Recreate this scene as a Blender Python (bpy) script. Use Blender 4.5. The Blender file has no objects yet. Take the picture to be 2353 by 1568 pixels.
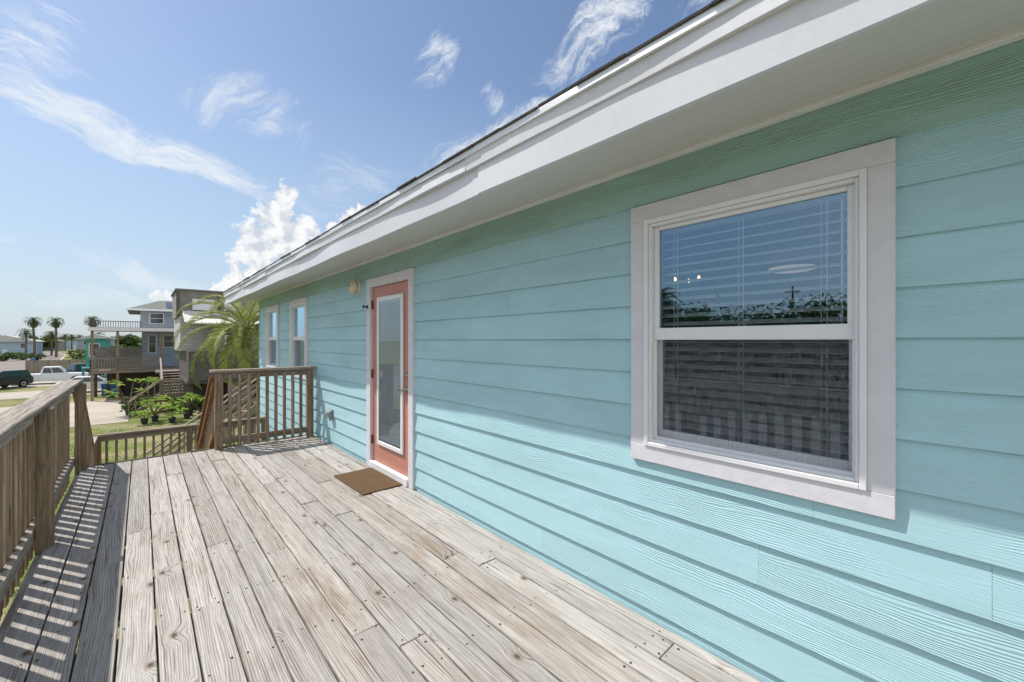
import bpy, bmesh, math, random
from mathutils import Vector, Matrix
R = random.Random(7)
SC = bpy.context.scene
COL = SC.collection
# ------------------------------------------------------------------ camera model (also used to measure the place)
F, CX, HY, TH = 945.0, 1176.5, 783.0, math.radians(42.0)
S_, C_ = math.sin(TH), math.cos(TH)
CAMZ = 1.48
ZG = -3.3
def ray(px, py):
    u = (px-CX)/F; v = (HY-py)/F
    return Vector((S_+u*C_, C_-u*S_, v))
def at(px, py, dep): return Vector((0, 0, CAMZ)) + ray(px, py)*dep
def gnd(px, py, z=ZG): return at(px, py, (CAMZ-z)*F/(py-HY))

# ------------------------------------------------------------------ mesh builder
class MB:
    def __init__(s): s.v=[]; s.f=[]; s.m=[]; s.a=[]
    def add(s, vs, fs, mi=0, a=0.0):
        n=len(s.v); s.v+=[tuple(v) for v in vs]; s.f+=[tuple(i+n for i in f) for f in fs]
        s.m+=[mi]*len(fs); s.a+=[a]*len(vs); return s
    def box(s, x0,x1,y0,y1,z0,z1, mi=0, a=0.0):
        return s.add([(x0,y0,z0),(x1,y0,z0),(x1,y1,z0),(x0,y1,z0),(x0,y0,z1),(x1,y0,z1),(x1,y1,z1),(x0,y1,z1)],
            [(0,3,2,1),(4,5,6,7),(0,1,5,4),(1,2,6,5),(2,3,7,6),(3,0,4,7)], mi, a)
    def bar(s, p, q, w, h, mi=0, a=0.0, up=(0,0,1)):
        p=Vector(p); q=Vector(q); d=(q-p).normalized(); up=Vector(up)
        if abs(d.dot(up))>.99: up=Vector((0,1,0))
        sd=d.cross(up).normalized(); u=sd.cross(d)
        vs=[]
        for c in (p,q):
            for i,j in ((-1,-1),(1,-1),(1,1),(-1,1)): vs.append(c+sd*(i*w/2)+u*(j*h/2))
        return s.add(vs,[(0,3,2,1),(4,5,6,7),(0,1,5,4),(1,2,6,5),(2,3,7,6),(3,0,4,7)],mi,a)
    def path(s, pts, rad, n=8, mi=0, a=0.0, cap=True):
        pts=[Vector(p) for p in pts]; vs=[]; fs=[]
        for i,p in enumerate(pts):
            d=(pts[min(i+1,len(pts)-1)]-pts[max(i-1,0)]).normalized()
            up=Vector((0,0,1)) if abs(d.z)<.95 else Vector((1,0,0))
            x=d.cross(up).normalized(); y=d.cross(x)
            for k in range(n):
                t=2*math.pi*k/n; vs.append(p+(x*math.cos(t)+y*math.sin(t))*rad[i])
        for i in range(len(pts)-1):
            for k in range(n): fs.append((i*n+k,i*n+(k+1)%n,(i+1)*n+(k+1)%n,(i+1)*n+k))
        if cap: fs.append(tuple(range(n))[::-1]); fs.append(tuple(range((len(pts)-1)*n,len(pts)*n)))
        return s.add(vs,fs,mi,a)
    def tube(s,p,q,r0,r1=None,n=8,mi=0,a=0.0): return s.path([p,q],[r0,r0 if r1 is None else r1],n,mi,a)
    def lathe(s, c, axis, prof, n=16, mi=0, sx=1.0, sy=1.0):
        c=Vector(c); ax=Vector(axis).normalized()
        up=Vector((0,0,1)) if abs(ax.z)<.9 else Vector((1,0,0))
        x=ax.cross(up).normalized(); y=ax.cross(x); vs=[]; fs=[]
        for r,t in prof:
            for k in range(n):
                q=2*math.pi*k/n; vs.append(c+ax*t+x*(r*sx*math.cos(q))+y*(r*sy*math.sin(q)))
        for i in range(len(prof)-1):
            for k in range(n): fs.append((i*n+k,i*n+(k+1)%n,(i+1)*n+(k+1)%n,(i+1)*n+k))
        fs.append(tuple(range(n))[::-1]); fs.append(tuple(range((len(prof)-1)*n,len(prof)*n)))
        return s.add(vs,fs,mi)
    def prism(s, poly, axis, a0, a1, mi=0, at_=0.0):
        def P(u,v,w):
            return {'x':(w,u,v),'y':(u,w,v),'z':(u,v,w)}[axis]
        n=len(poly); vs=[P(u,v,a0) for u,v in poly]+[P(u,v,a1) for u,v in poly]
        fs=[tuple(range(n))[::-1],tuple(range(n,2*n))]+[(i,(i+1)%n,n+(i+1)%n,n+i) for i in range(n)]
        return s.add(vs,fs,mi,at_)
    def quad(s,a,b,c,d,mi=0,at_=0.0): return s.add([a,b,c,d],[(0,1,2,3)],mi,at_)
    def pane(s,x,y0,y1,z0,z1):
        """single pane whose outside faces the deck (-X)"""
        return s.add([(x,y0,z0),(x,y0,z1),(x,y1,z1),(x,y1,z0)],[(0,1,2,3)])
    def mesh(s, name, mats, org=(0,0,0), smooth=False, recalc=True):
        me=bpy.data.meshes.new(name); o=Vector(org)
        me.from_pydata([Vector(v)-o for v in s.v],[],s.f)
        if not isinstance(mats,(list,tuple)): mats=[mats]
        for m in mats: me.materials.append(m)
        me.polygons.foreach_set('material_index', s.m)
        if recalc:
            bm=bmesh.new(); bm.from_mesh(me); bmesh.ops.recalc_face_normals(bm,faces=bm.faces); bm.to_mesh(me); bm.free()
        at_=me.attributes.new('rnd','FLOAT','POINT'); at_.data.foreach_set('value', s.a)
        if smooth: me.polygons.foreach_set('use_smooth',[True]*len(me.polygons))
        me.update(); return me
    def build(s, name, mats, parent=None, org=None, smooth=False, bevel=0, recalc=True, loc=None):
        if org is None:
            r=parent
            while r and r.parent: r=r.parent
            org=r.location if r else (0,0,0)
        me=s.mesh(name,mats,org,smooth,recalc)
        o=bpy.data.objects.new(name,me); COL.objects.link(o)
        if parent: o.parent=parent
        else: o.location=org
        if loc: o.location=loc
        if bevel:
            b=o.modifiers.new('bevel','BEVEL'); b.width=bevel; b.segments=1; b.limit_method='ANGLE'
        return o
def tag(o,label=None,cat=None,group=None,kind=None):
    for k,v in (('label',label),('category',cat),('group',group),('kind',kind)):
        if v: o[k]=v
    return o
def thing(name,label,cat,loc=(0,0,0),rz=0,group=None):
    o=bpy.data.objects.new(name,None); o.empty_display_size=.2; COL.objects.link(o)
    o.location=loc; o.rotation_euler=(0,0,rz); return tag(o,label,cat,group)
def copy_thing(root, loc, rz=0, sc=1.0, label=None, group=None):
    r=root.copy(); COL.objects.link(r); r.location=loc; r.rotation_euler=(0,0,rz); r.scale=(sc,sc,sc)
    if label: r['label']=label
    if group: r['group']=group
    for ch in list(root.children):
        c=ch.copy(); COL.objects.link(c); c.parent=r
        for g in list(ch.children):
            d=g.copy(); COL.objects.link(d); d.parent=c
    return r

# ------------------------------------------------------------------ nodes
class NT:
    def __init__(s,t): s.t=t
    def n(s,typ,**k):
        x=s.t.nodes.new(typ)
        for a,b in k.items(): setattr(x,a,b)
        return x
    def put(s,sock,v):
        if v is None: return
        if hasattr(v,'is_output'): s.t.links.new(v,sock)
        else:
            if sock.type=='RGBA' and len(v)==3: v=(*v,1)
            sock.default_value=v
    def m(s,op,a,b=None,c=None,clamp=False):
        x=s.n('ShaderNodeMath',operation=op,use_clamp=clamp)
        for i,v in enumerate((a,b,c)):
            if v is not None: s.put(x.inputs[i],v)
        return x.outputs[0]
    def vm(s,op,a,b=None):
        x=s.n('ShaderNodeVectorMath',operation=op); s.put(x.inputs[0],a)
        if b is not None: s.put(x.inputs[1],b)
        return x.outputs['Value'] if op in ('DOT_PRODUCT','DISTANCE','LENGTH') else x.outputs[0]
    def mix(s,f,a,b,mode='MIX'):
        x=s.n('ShaderNodeMix',data_type='RGBA',blend_type=mode); s.put(x.inputs[0],f); s.put(x.inputs[6],a); s.put(x.inputs[7],b); return x.outputs[2]
    def noise(s,v,scale=1.0,detail=4.0,rough=.55,dist=0.0,dim='3D'):
        x=s.n('ShaderNodeTexNoise',noise_dimensions=dim); s.put(x.inputs['Vector'],v)
        for k,q in (('Scale',scale),('Detail',detail),('Roughness',rough),('Distortion',dist)): s.put(x.inputs[k],q)
        return x.outputs[0]
    def comb(s,x,y,z):
        c=s.n('ShaderNodeCombineXYZ')
        for i,v in enumerate((x,y,z)): s.put(c.inputs[i],v)
        return c.outputs[0]
    def sep(s,v):
        c=s.n('ShaderNodeSeparateXYZ'); s.put(c.inputs[0],v); return c.outputs
    def mr(s,v,a,b,c=0.0,d=1.0,smooth=True):
        x=s.n('ShaderNodeMapRange',interpolation_type='SMOOTHSTEP' if smooth else 'LINEAR')
        for i,q in enumerate((v,a,b,c,d)): s.put(x.inputs[i],q)
        return x.outputs[0]
def mat(name):
    m=bpy.data.materials.new(name); m.use_nodes=True; t=NT(m.node_tree); b=m.node_tree.nodes['Principled BSDF']; return m,t,b
def bump(t,b,h,strength=.3,dist=.01):
    x=t.n('ShaderNodeBump'); x.inputs['Strength'].default_value=strength; x.inputs['Distance'].default_value=dist
    t.put(x.inputs['Height'],h); t.put(b.inputs['Normal'],x.outputs[0])
def objco(t): return t.n('ShaderNodeTexCoord').outputs['Object']
def attr(t): return t.n('ShaderNodeAttribute',attribute_name='rnd').outputs['Fac']
def mk(name,col,rough=.6,var=.2,scale=6,stretch=(1,1,1),bmp=0,metal=0,spec=.3,fine=60):
    m,t,b=mat(name); co=t.vm('MULTIPLY',objco(t),stretch)
    n1=t.noise(co,scale,4,.6); n2=t.noise(co,fine,2,.6)
    f=t.m('ADD',t.m('MULTIPLY',n1,.65),t.m('MULTIPLY',n2,.35))
    lo=tuple(c*(1-var) for c in col); hi=tuple(min(1,c*(1+var)) for c in col)
    t.put(b.inputs['Base Color'],t.mix(t.mr(f,.3,.7),lo,hi))
    b.inputs['Roughness'].default_value=rough; b.inputs['Metallic'].default_value=metal; b.inputs['Specular IOR Level'].default_value=spec
    if bmp: bump(t,b,f,bmp,.01)
    return m
def clap(name,col,pitch,var=.15,dark=.45,axis=2):
    m,t,b=mat(name); co=objco(t); z=t.sep(co)
    fr=t.m('FRACT',t.m('MULTIPLY',z[axis],1/pitch)); row=t.m('FLOOR',t.m('MULTIPLY',z[axis],1/pitch))
    n=t.noise(t.comb(t.m('MULTIPLY',z[0],1.2),t.m('MULTIPLY',z[1],1.2),t.m('MULTIPLY',row,7.7)),1.3,4,.65)
    lo=tuple(c*(1-var*1.6) for c in col); hi=tuple(min(1,c*(1+var)) for c in col)
    c=t.mix(t.mr(n,.3,.7),lo,hi)
    c=t.mix(t.mr(fr,.14,.02),c,tuple(q*dark for q in col))
    t.put(b.inputs['Base Color'],c); b.inputs['Roughness'].default_value=.75; b.inputs['Specular IOR Level'].default_value=.2
    bump(t,b,t.m('SUBTRACT',1.0,fr),.4,.02); return m
def wood(name,axis,hi,lo,rough=.8,freq=1.0):
    """weathered sawn timber, grain along axis"""
    m,t,b=mat(name); oi=t.n('ShaderNodeObjectInfo').outputs['Random']; rn=attr(t)
    off=t.m('ADD',t.m('MULTIPLY',oi,61.0),t.m('MULTIPLY',rn,37.0))
    st=[60*freq]*3; st[axis]=1.5*freq; co=t.vm('ADD',objco(t),t.comb(off,off,off))
    g=t.noise(t.vm('MULTIPLY',co,tuple(st)),1,6,.65,.3)
    st2=[9]*3; st2[axis]=.7; g2=t.noise(t.vm('MULTIPLY',co,tuple(st2)),1,4,.6,.5)
    rings=t.m('ABSOLUTE',t.m('SINE',t.m('MULTIPLY',g2,42.0)))
    f=t.m('ADD',t.m('MULTIPLY',g,.85),t.m('MULTIPLY',rings,.09))
    c=t.mix(t.mr(f,.3,.72),lo,hi)
    tone=t.mr(t.m('FRACT',t.m('ADD',t.m('MULTIPLY',oi,3.7),t.m('MULTIPLY',rn,5.3))),0,1,.75,1.12,False)
    c=t.mix(1.0,c,t.comb(tone,tone,tone),'MULTIPLY')
    cr=t.mr(t.noise(t.vm('MULTIPLY',co,tuple(q*.9 for q in st)),1.3,2,.5),.66,.72)
    c=t.mix(t.m('MULTIPLY',cr,.7),c,tuple(q*.3 for q in lo))
    t.put(b.inputs['Base Color'],c); b.inputs['Roughness'].default_value=rough; b.inputs['Specular IOR Level'].default_value=.2
    bump(t,b,f,.45,.006); return m

# --- deck boards
def deck_material():
    m,t,b=mat('weathered_decking'); rn=attr(t); p=t.sep(objco(t))
    qx=t.m('ADD',p[0],t.m('MULTIPLY',rn,13.1)); qy=t.m('ADD',p[1],t.m('MULTIPLY',rn,37.7))
    n1=t.noise(t.comb(t.m('MULTIPLY',qx,5.0),t.m('MULTIPLY',qy,.6),rn),1,3,.5)
    vo=t.n('ShaderNodeTexVoronoi',voronoi_dimensions='2D'); t.put(vo.inputs['Vector'],t.comb(t.m('MULTIPLY',qx,5.0),t.m('MULTIPLY',qy,3.2),0.0)); vo.inputs['Scale'].default_value=1
    d=vo.outputs['Distance']; keep=t.m('GREATER_THAN',t.sep(vo.outputs['Color'])[0],.78)
    kn=t.m('MULTIPLY',t.mr(d,.38,.0),keep)
    field=t.m('ADD',t.m('ADD',qx,t.m('MULTIPLY',n1,.11)),t.m('MULTIPLY',kn,.038))
    warp=t.noise(t.comb(t.m('MULTIPLY',qx,40),t.m('MULTIPLY',qy,2.5),0.0),1,3,.6)
    ring=t.m('MULTIPLY_ADD',t.m('SINE',t.m('ADD',t.m('MULTIPLY',field,600.0),t.m('MULTIPLY',warp,6.0))),.5,.5)
    fine=t.noise(t.comb(t.m('MULTIPLY',qx,260),t.m('MULTIPLY',qy,5.5),0.0),1,4,.7)
    mid=t.noise(t.comb(t.m('MULTIPLY',field,48),t.m('MULTIPLY',qy,1.2),3.0),1,5,.7)
    crack=t.mr(t.noise(t.comb(t.m('MULTIPLY',field,90),t.m('MULTIPLY',qy,1.2),9.0),1,2,.45,.2),.65,.70)
    big=t.noise(t.comb(t.m('MULTIPLY',p[0],1.7),t.m('MULTIPLY',p[1],.8),0.0),1,4,.6)
    stain=t.noise(t.comb(t.m('MULTIPLY',qx,7),t.m('MULTIPLY',qy,2.2),5.0),1,5,.7)
    f=t.m('ADD',t.m('ADD',t.m('MULTIPLY',ring,.18),t.m('MULTIPLY',fine,.48)),t.m('MULTIPLY',mid,.60))
    pale=t.mix(t.mr(f,.36,.87),(.195,.175,.16),(.555,.525,.49))
    brown=t.mix(t.mr(f,.36,.87),(.115,.083,.06),(.41,.335,.26))
    wallside=t.mr(p[0],1.25,2.0,0,.85)
    bf=t.m('ADD',t.mr(t.m('ADD',t.m('MULTIPLY',big,.5),t.m('MULTIPLY',stain,.6)),.54,.74,0,.65),t.m('MULTIPLY',wallside,t.mr(big,.28,.55)),clamp=True)
    bf=t.m('ADD',bf,t.m('MULTIPLY',t.m('GREATER_THAN',t.m('FRACT',t.m('MULTIPLY',rn,7.31)),.76),.24),clamp=True)
    c=t.mix(bf,pale,brown)
    c=t.mix(t.mr(stain,.48,.3,0,.25),c,(.56,.545,.52))
    tone=t.mr(t.m('FRACT',t.m('MULTIPLY',rn,3.17)),0,1,.82,1.1,False)
    c=t.mix(1.0,c,t.comb(tone,tone,tone),'MULTIPLY')
    kd=t.m('MULTIPLY',t.mr(d,.15,.05),keep)
    c=t.mix(t.m('MULTIPLY',kd,.6),c,(.18,.12,.08))
    kc=t.m('MULTIPLY',t.mr(d,.07,.035),keep)
    c=t.mix(t.m('MULTIPLY',kc,.75),c,(.06,.042,.03))
    c=t.mix(t.m('MULTIPLY',crack,.65),c,(.07,.055,.045))
    t.put(b.inputs['Base Color'],c); b.inputs['Roughness'].default_value=.82; b.inputs['Specular IOR Level'].default_value=.2
    h=t.m('SUBTRACT',t.m('ADD',t.m('MULTIPLY',ring,.2),t.m('MULTIPLY',fine,.55)),t.m('MULTIPLY',crack,1.2))
    bump(t,b,h,.45,.004); return m
def siding_material(name,col,gs=1.0):
    m,t,b=mat(name); rn=attr(t); p=t.sep(objco(t))
    qy=t.m('ADD',p[1],t.m('MULTIPLY',rn,91.0))
    w=t.noise(t.comb(0.0,t.m('MULTIPLY',qy,1.3),t.m('MULTIPLY',p[2],9.0)),1,3,.5)
    fz=t.m('ADD',t.m('MULTIPLY',p[2],1.0),t.m('MULTIPLY',w,.09))
    ring=t.m('MULTIPLY_ADD',t.m('SINE',t.m('MULTIPLY',fz,620.0)),.5,.5)
    g=t.noise(t.comb(0.0,t.m('MULTIPLY',qy,7),t.m('MULTIPLY',p[2],210)),1,4,.6)
    area=t.mr(t.noise(t.comb(0.0,t.m('MULTIPLY',qy,1.1),t.m('MULTIPLY',p[2],7)),1,2,.5),.4,.6)
    h=t.m('ADD',t.m('MULTIPLY',t.m('MULTIPLY',ring,area),.7),t.m('MULTIPLY',g,.5))
    big=t.noise(t.vm('MULTIPLY',objco(t),(1,.9,2.2)),1.2,5,.6)
    spk=t.noise(objco(t),55,2,.5)
    c=t.mix(t.mr(big,.3,.72),tuple(q*.93 for q in col),tuple(min(1,q*1.05) for q in col))
    tone=t.mr(t.m('FRACT',t.m('MULTIPLY',rn,5.1)),0,1,.96,1.03,False)
    c=t.mix(1.0,c,t.comb(tone,tone,tone),'MULTIPLY')
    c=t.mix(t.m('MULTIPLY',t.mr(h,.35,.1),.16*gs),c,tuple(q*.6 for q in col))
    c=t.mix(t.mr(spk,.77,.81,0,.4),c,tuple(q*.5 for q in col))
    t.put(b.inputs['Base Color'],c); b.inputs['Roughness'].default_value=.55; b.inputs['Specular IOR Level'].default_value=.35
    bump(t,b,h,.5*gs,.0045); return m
def foliage(name,c1,c2,scale=1.2,trans=.25):
    m,t,b=mat(name); rn=attr(t); n=t.noise(objco(t),scale,3,.6)
    f=t.m('ADD',t.m('MULTIPLY',rn,.6),t.m('MULTIPLY',n,.5))
    c=t.mix(t.mr(f,.25,.85),c1,c2)
    t.put(b.inputs['Base Color'],c); b.inputs['Roughness'].default_value=.6; b.inputs['Specular IOR Level'].default_value=.25
    tr=t.n('ShaderNodeBsdfTranslucent'); t.put(tr.inputs[0],c); mx=t.n('ShaderNodeMixShader'); mx.inputs[0].default_value=trans
    t.t.links.new(b.outputs[0],mx.inputs[1]); t.t.links.new(tr.outputs[0],mx.inputs[2])
    t.t.links.new(mx.outputs[0],t.t.nodes['Material Output'].inputs[0]); return m
def glass_mat(name,tint=.7,base=.1,k=2.0,rough=0.0,gcol=(.75,.92,1,1)):
    m,t,b=mat(name); t.t.nodes.remove(b)
    fr=t.n('ShaderNodeFresnel'); fr.inputs[0].default_value=1.5
    fac=t.m('MULTIPLY_ADD',fr.outputs[0],k,base,clamp=True)
    tr=t.n('ShaderNodeBsdfTransparent'); tr.inputs[0].default_value=(tint*.93,tint*.98,tint,1)
    gl=t.n('ShaderNodeBsdfGlossy'); gl.inputs['Roughness'].default_value=rough; gl.inputs[0].default_value=gcol
    nb=t.n('ShaderNodeBump'); nb.inputs['Strength'].default_value=.015; t.put(nb.inputs['Height'],t.noise(objco(t),3,2,.5)); t.put(gl.inputs['Normal'],nb.outputs[0])
    mx=t.n('ShaderNodeMixShader'); t.put(mx.inputs[0],fac)
    t.t.links.new(tr.outputs[0],mx.inputs[1]); t.t.links.new(gl.outputs[0],mx.inputs[2])
    t.t.links.new(mx.outputs[0],t.t.nodes['Material Output'].inputs[0]); return m
def screen_mat():
    m,t,b=mat('insect_screen_mesh'); p=t.sep(objco(t))
    a=t.noise(t.comb(0.0,t.m('MULTIPLY',p[1],330),t.m('MULTIPLY',p[2],12)),1,2,.6); c=t.noise(t.comb(5.0,t.m('MULTIPLY',p[1],12),t.m('MULTIPLY',p[2],330)),1,2,.6)
    f=t.m('MULTIPLY',t.m('ADD',a,c),.5)
    b.inputs['Roughness'].default_value=.7
    t.put(b.inputs['Base Color'],t.mix(t.mr(f,.38,.62),(.02,.021,.024),(.24,.24,.26)))
    tr=t.n('ShaderNodeBsdfTransparent'); mx=t.n('ShaderNodeMixShader'); t.put(mx.inputs[0],t.mr(f,.36,.64,.12,.46))
    t.t.links.new(tr.outputs[0],mx.inputs[1]); t.t.links.new(b.outputs[0],mx.inputs[2])
    t.t.links.new(mx.outputs[0],t.t.nodes['Material Output'].inputs[0]); return m
def emit(name,col,st):
    m,t,b=mat(name); b.inputs['Base Color'].default_value=(*col,1); b.inputs['Emission Color'].default_value=(*col,1); b.inputs['Emission Strength'].default_value=st; return m
def soffit_mat():
    m,t,b=mat('beaded_soffit'); p=t.sep(objco(t))
    fr=t.m('FRACT',t.m('MULTIPLY',p[0],1/.083)); ln=t.mr(t.m('ABSOLUTE',t.m('SUBTRACT',fr,.5)),.04,.015)
    n=t.noise(t.comb(t.m('MULTIPLY',p[0],3),p[1],0.0),2,4,.6)
    c=t.mix(n,(.61,.60,.565),(.70,.69,.65)); c=t.mix(t.m('MULTIPLY',ln,.35),c,(.38,.38,.38))
    t.put(b.inputs['Base Color'],c); b.inputs['Roughness'].default_value=.5
    bump(t,b,t.m('SUBTRACT',1.0,ln),.25,.003); return m
def ground_mat():
    m,t,b=mat('lawn_ground'); co=objco(t)
    n=t.noise(co,.35,5,.65); n2=t.noise(co,9,3,.7)
    g=t.mix(n2,(.08,.12,.025),(.2,.24,.065)); d=t.mix(n2,(.24,.19,.11),(.42,.35,.23))
    c=t.mix(t.mr(t.m('ADD',t.m('MULTIPLY',n,.8),t.m('MULTIPLY',n2,.3)),.48,.66,0,.85),g,d)
    t.put(b.inputs['Base Color'],c); b.inputs['Roughness'].default_value=.95; b.inputs['Specular IOR Level'].default_value=.1
    bump(t,b,n2,.6,.05); return m

M={}
M['deck']=deck_material()
TEAL=(.40,.625,.68)
M['siding']=siding_material('teal_lap_siding',TEAL)
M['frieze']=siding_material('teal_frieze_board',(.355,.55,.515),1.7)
M['white']=mk('white_trim_paint',(.74,.74,.75),.5,.05,3,(1,1,1),.12,fine=90)
M['whitegrain']=mk('white_woodgrain_trim',(.66,.65,.68),.55,.05,2,(1,6,6),.3,fine=40)
M['fascia']=mk('white_fascia_paint',(.65,.66,.70),.45,.05,1.2,(1,1,1),.08,fine=30)
M['drip']=mk('pale_metal_drip_edge',(.74,.75,.76),.35,.08,2,metal=.2)
M['vinyl']=mk('white_vinyl',(.78,.78,.79),.35,.03,4)
M['soffit']=soffit_mat()
M['shingle']=mk('dark_asphalt_shingle',(.05,.045,.045),.95,.5,12,bmp=.6,fine=200)
M['salmon']=mk('salmon_door_paint',(.52,.225,.17),.4,.08,3,bmp=.05)
M['glass']=glass_mat('window_glass',.92,.15,2.7,0,(.55,.80,1,1))
M['glassdoor']=glass_mat('door_glass',.9,.06,1.0)
M['screen']=screen_mat()
M['blind']=mk('white_blind',(.86,.86,.84),.5,.03)
M['nickel']=mk('brushed_nickel',(.30,.27,.24),.3,.1,20,metal=1)
M['bronze']=mk('dark_hinge_metal',(.16,.10,.06),.5,.3,30,metal=.6)
M['black']=mk('black_metal',(.02,.02,.02),.5,.2)
M['cream']=mk('cream_lamp_glass',(.68,.62,.48),.35,.08)
M['greyplastic']=mk('grey_outlet_cover',(.25,.26,.26),.5,.12,10)
M['coir']=mk('brown_coir',(.135,.088,.052),1,.22,40,bmp=.7,fine=320,spec=.05)
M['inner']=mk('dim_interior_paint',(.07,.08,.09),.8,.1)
M['wx']=wood('grey_timber_across',0,(.46,.40,.33),(.17,.13,.09))
M['wy']=wood('grey_timber_along',1,(.55,.50,.445),(.21,.17,.13))
M['wz']=wood('brown_timber_upright',2,(.46,.36,.26),(.17,.115,.07))
M['new']=wood('orange_timber_handrail',1,(.44,.25,.115),(.22,.11,.05))
M['nail']=mk('rusty_nail',(.045,.028,.018),.8,.4,50)
M['ground']=ground_mat()
M['asphalt']=mk('worn_asphalt',(.25,.22,.195),.95,.18,.4,bmp=.2,fine=15,spec=.1)
M['concrete']=mk('pale_concrete',(.43,.385,.325),.9,.14,.5,bmp=.2,fine=20,spec=.1)
M['grassm']=foliage('grass_blades',(.09,.13,.03),(.30,.32,.10),.8)
M['leafa']=foliage('leaf_dark',(.02,.045,.012),(.13,.19,.045))
M['leafb']=foliage('leaf_bright',(.11,.22,.03),(.40,.54,.10),3,.4)
M['palmg']=foliage('palm_frond',(.055,.09,.02),(.40,.42,.12),1.5,.35)
M['palmf']=foliage('palm_frond_far',(.03,.05,.02),(.14,.17,.06),1.5)
M['bark']=mk('grey_bark',(.17,.13,.1),.95,.4,8,(1,1,.3),.8,fine=40)
M['greyclap']=clap('grey_wood_siding',(.26,.245,.23),.22)
M['darkclap']=clap('dark_brown_siding',(.12,.105,.095),.2)
M['louvre']=clap('white_louvre_siding',(.48,.47,.45),.2,.1,.4)
M['blueclap']=clap('blue_grey_siding',(.34,.41,.53),.25,.1,.7)
M['greyblue']=clap('pale_grey_siding',(.35,.38,.42),.25,.1,.7)
M['metalroof']=mk('white_metal_roof',(.66,.63,.57),.5,.12,2)
M['greenroof']=mk('grey_green_shingle',(.17,.19,.17),.95,.25,3,bmp=.3)
M['solar']=mk('dark_solar_panel',(.03,.04,.07),.25,.3,3,spec=.6)
M['tealpaint']=clap('turquoise_siding',(.10,.36,.31),.3,.1,.6)
M['farglass']=mk('dark_window_glass',(.03,.04,.05),.1,.3,2,spec=.8)
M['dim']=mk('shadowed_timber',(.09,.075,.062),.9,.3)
M['binblue']=mk('blue_bin_plastic',(.025,.13,.38),.45,.12)
M['tyre']=mk('tyre_rubber',(.02,.02,.02),.85,.2); M['rim']=mk('alloy_rim',(.45,.45,.46),.3,.1,10,metal=.7)
M['carwhite']=mk('white_car_paint',(.8,.81,.83),.25,.03,spec=.5); M['carblue']=mk('dark_blue_car_paint',(.02,.035,.07),.2,.1,spec=.6); M['cargreen']=mk('dark_green_car_paint',(.035,.038,.034),.3,.1,spec=.4)
M['carred']=mk('red_car_paint',(.4,.03,.03),.25,.1)
M['lampr']=mk('red_tail_lamp',(.35,.02,.02),.2,.1); M['lampw']=mk('clear_headlamp',(.7,.72,.75),.15,.1)
M['pot']=mk('dark_plant_pot',(.035,.04,.05),.7,.3); M['potblue']=mk('dark_blue_plant_pot',(.03,.05,.09),.5,.2)
M['bluehouse']=clap('pale_blue_siding',(.38,.5,.6),.3,.1,.8); M['whiteroof']=mk('pale_roof',(.52,.52,.51),.8,.1,1); M['tanroof']=mk('tan_shingle_roof',(.33,.28,.22),.9,.2,2)

# ------------------------------------------------------------------ the beach house
D=2.03
YA,YB=-3.2,10.92
house=thing('beach_house','turquoise lap sided house with white eave beside the wooden deck','house',(D,4,ZG))
OPEN=[(.24,1.17,.91,2.13),(3.75,4.75,.0,2.13),(7.30,8.17,.91,2.13),(9.21,10.08,.91,2.13)]
mb=MB()
PITCH=.1805
ztop=2.212
XB,XT=D-.018,D-.003
def course(z0,z1,ya,yb,rn):
    def X(z): return XB+(XT-XB)*(z-z0)/(z1-z0)
    ys=sorted({ya,yb}|{q for o in OPEN for q in (o[0],o[1]) if ya<q<yb})
    for a,b in zip(ys[:-1],ys[1:]):
        segs=[(z0,z1)]
        for o in OPEN:
            if o[0]<=a+1e-6 and b<=o[1]+1e-6:
                ns=[]
                for s,e in segs:
                    if o[2]>s: ns.append((s,min(e,o[2])))
                    if o[3]<e: ns.append((max(s,o[3]),e))
                segs=[q for q in ns if q[1]-q[0]>1e-4]
        for s,e in segs:
            mb.add([(X(s),a,s),(X(s),b,s),(X(e),b,e),(X(e),a,e),(D+.012,a,s),(D+.012,b,s),(D+.012,b,e),(D+.012,a,e)],
                   [(0,3,2,1),(0,1,5,4),(0,4,7,3),(1,2,6,5),(3,7,6,2)],0,rn)
z1=ztop; k=0
KN={7:.42,6:2.05,8:-.05,9:.62,10:-.3,4:3.4,5:3.15}
while z1>-.5:
    z0=z1-PITCH
    js=[]; y=KN.get(k,YA+R.uniform(.5,3.6))
    while y-3.66>YA: y-=3.66
    while y<YB-.4:
        if y>YA+.2: js.append(y)
        y+=3.66
    ed=[YA]+js+[YB]
    for a,b in zip(ed[:-1],ed[1:]): course(z0,z1,a+.0004,b-.0004,R.random())
    z1=z0; k+=1
mb.build('siding_wall',M['siding'],house)
mb=MB()
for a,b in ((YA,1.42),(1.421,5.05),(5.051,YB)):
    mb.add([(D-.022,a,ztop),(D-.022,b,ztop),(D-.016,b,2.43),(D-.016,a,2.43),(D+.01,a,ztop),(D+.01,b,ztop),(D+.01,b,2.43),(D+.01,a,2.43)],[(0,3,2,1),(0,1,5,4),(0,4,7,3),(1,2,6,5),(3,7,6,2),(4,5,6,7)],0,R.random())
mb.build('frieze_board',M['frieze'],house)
MB().box(D-.024,D+.07,YB,YB+.022,-.5,2.43).build('corner_board',M['siding'],house,bevel=.003)
MB().prism([(D+.07,-.5),(9.9,-.5),(9.9,2.45),(5.9,3.45),(D+.07,2.47)],'y',YB-.1,YB+.003).build('gable_wall',M['siding'],house)
MB().box(9.9,10,YA,YB-.2,-.5,2.4).build('rear_wall',M['siding'],house)
MB().box(D+.05,9.88,YA,YB-.12,-.48,-.2).build('floor_frame',M['dim'],house)
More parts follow.
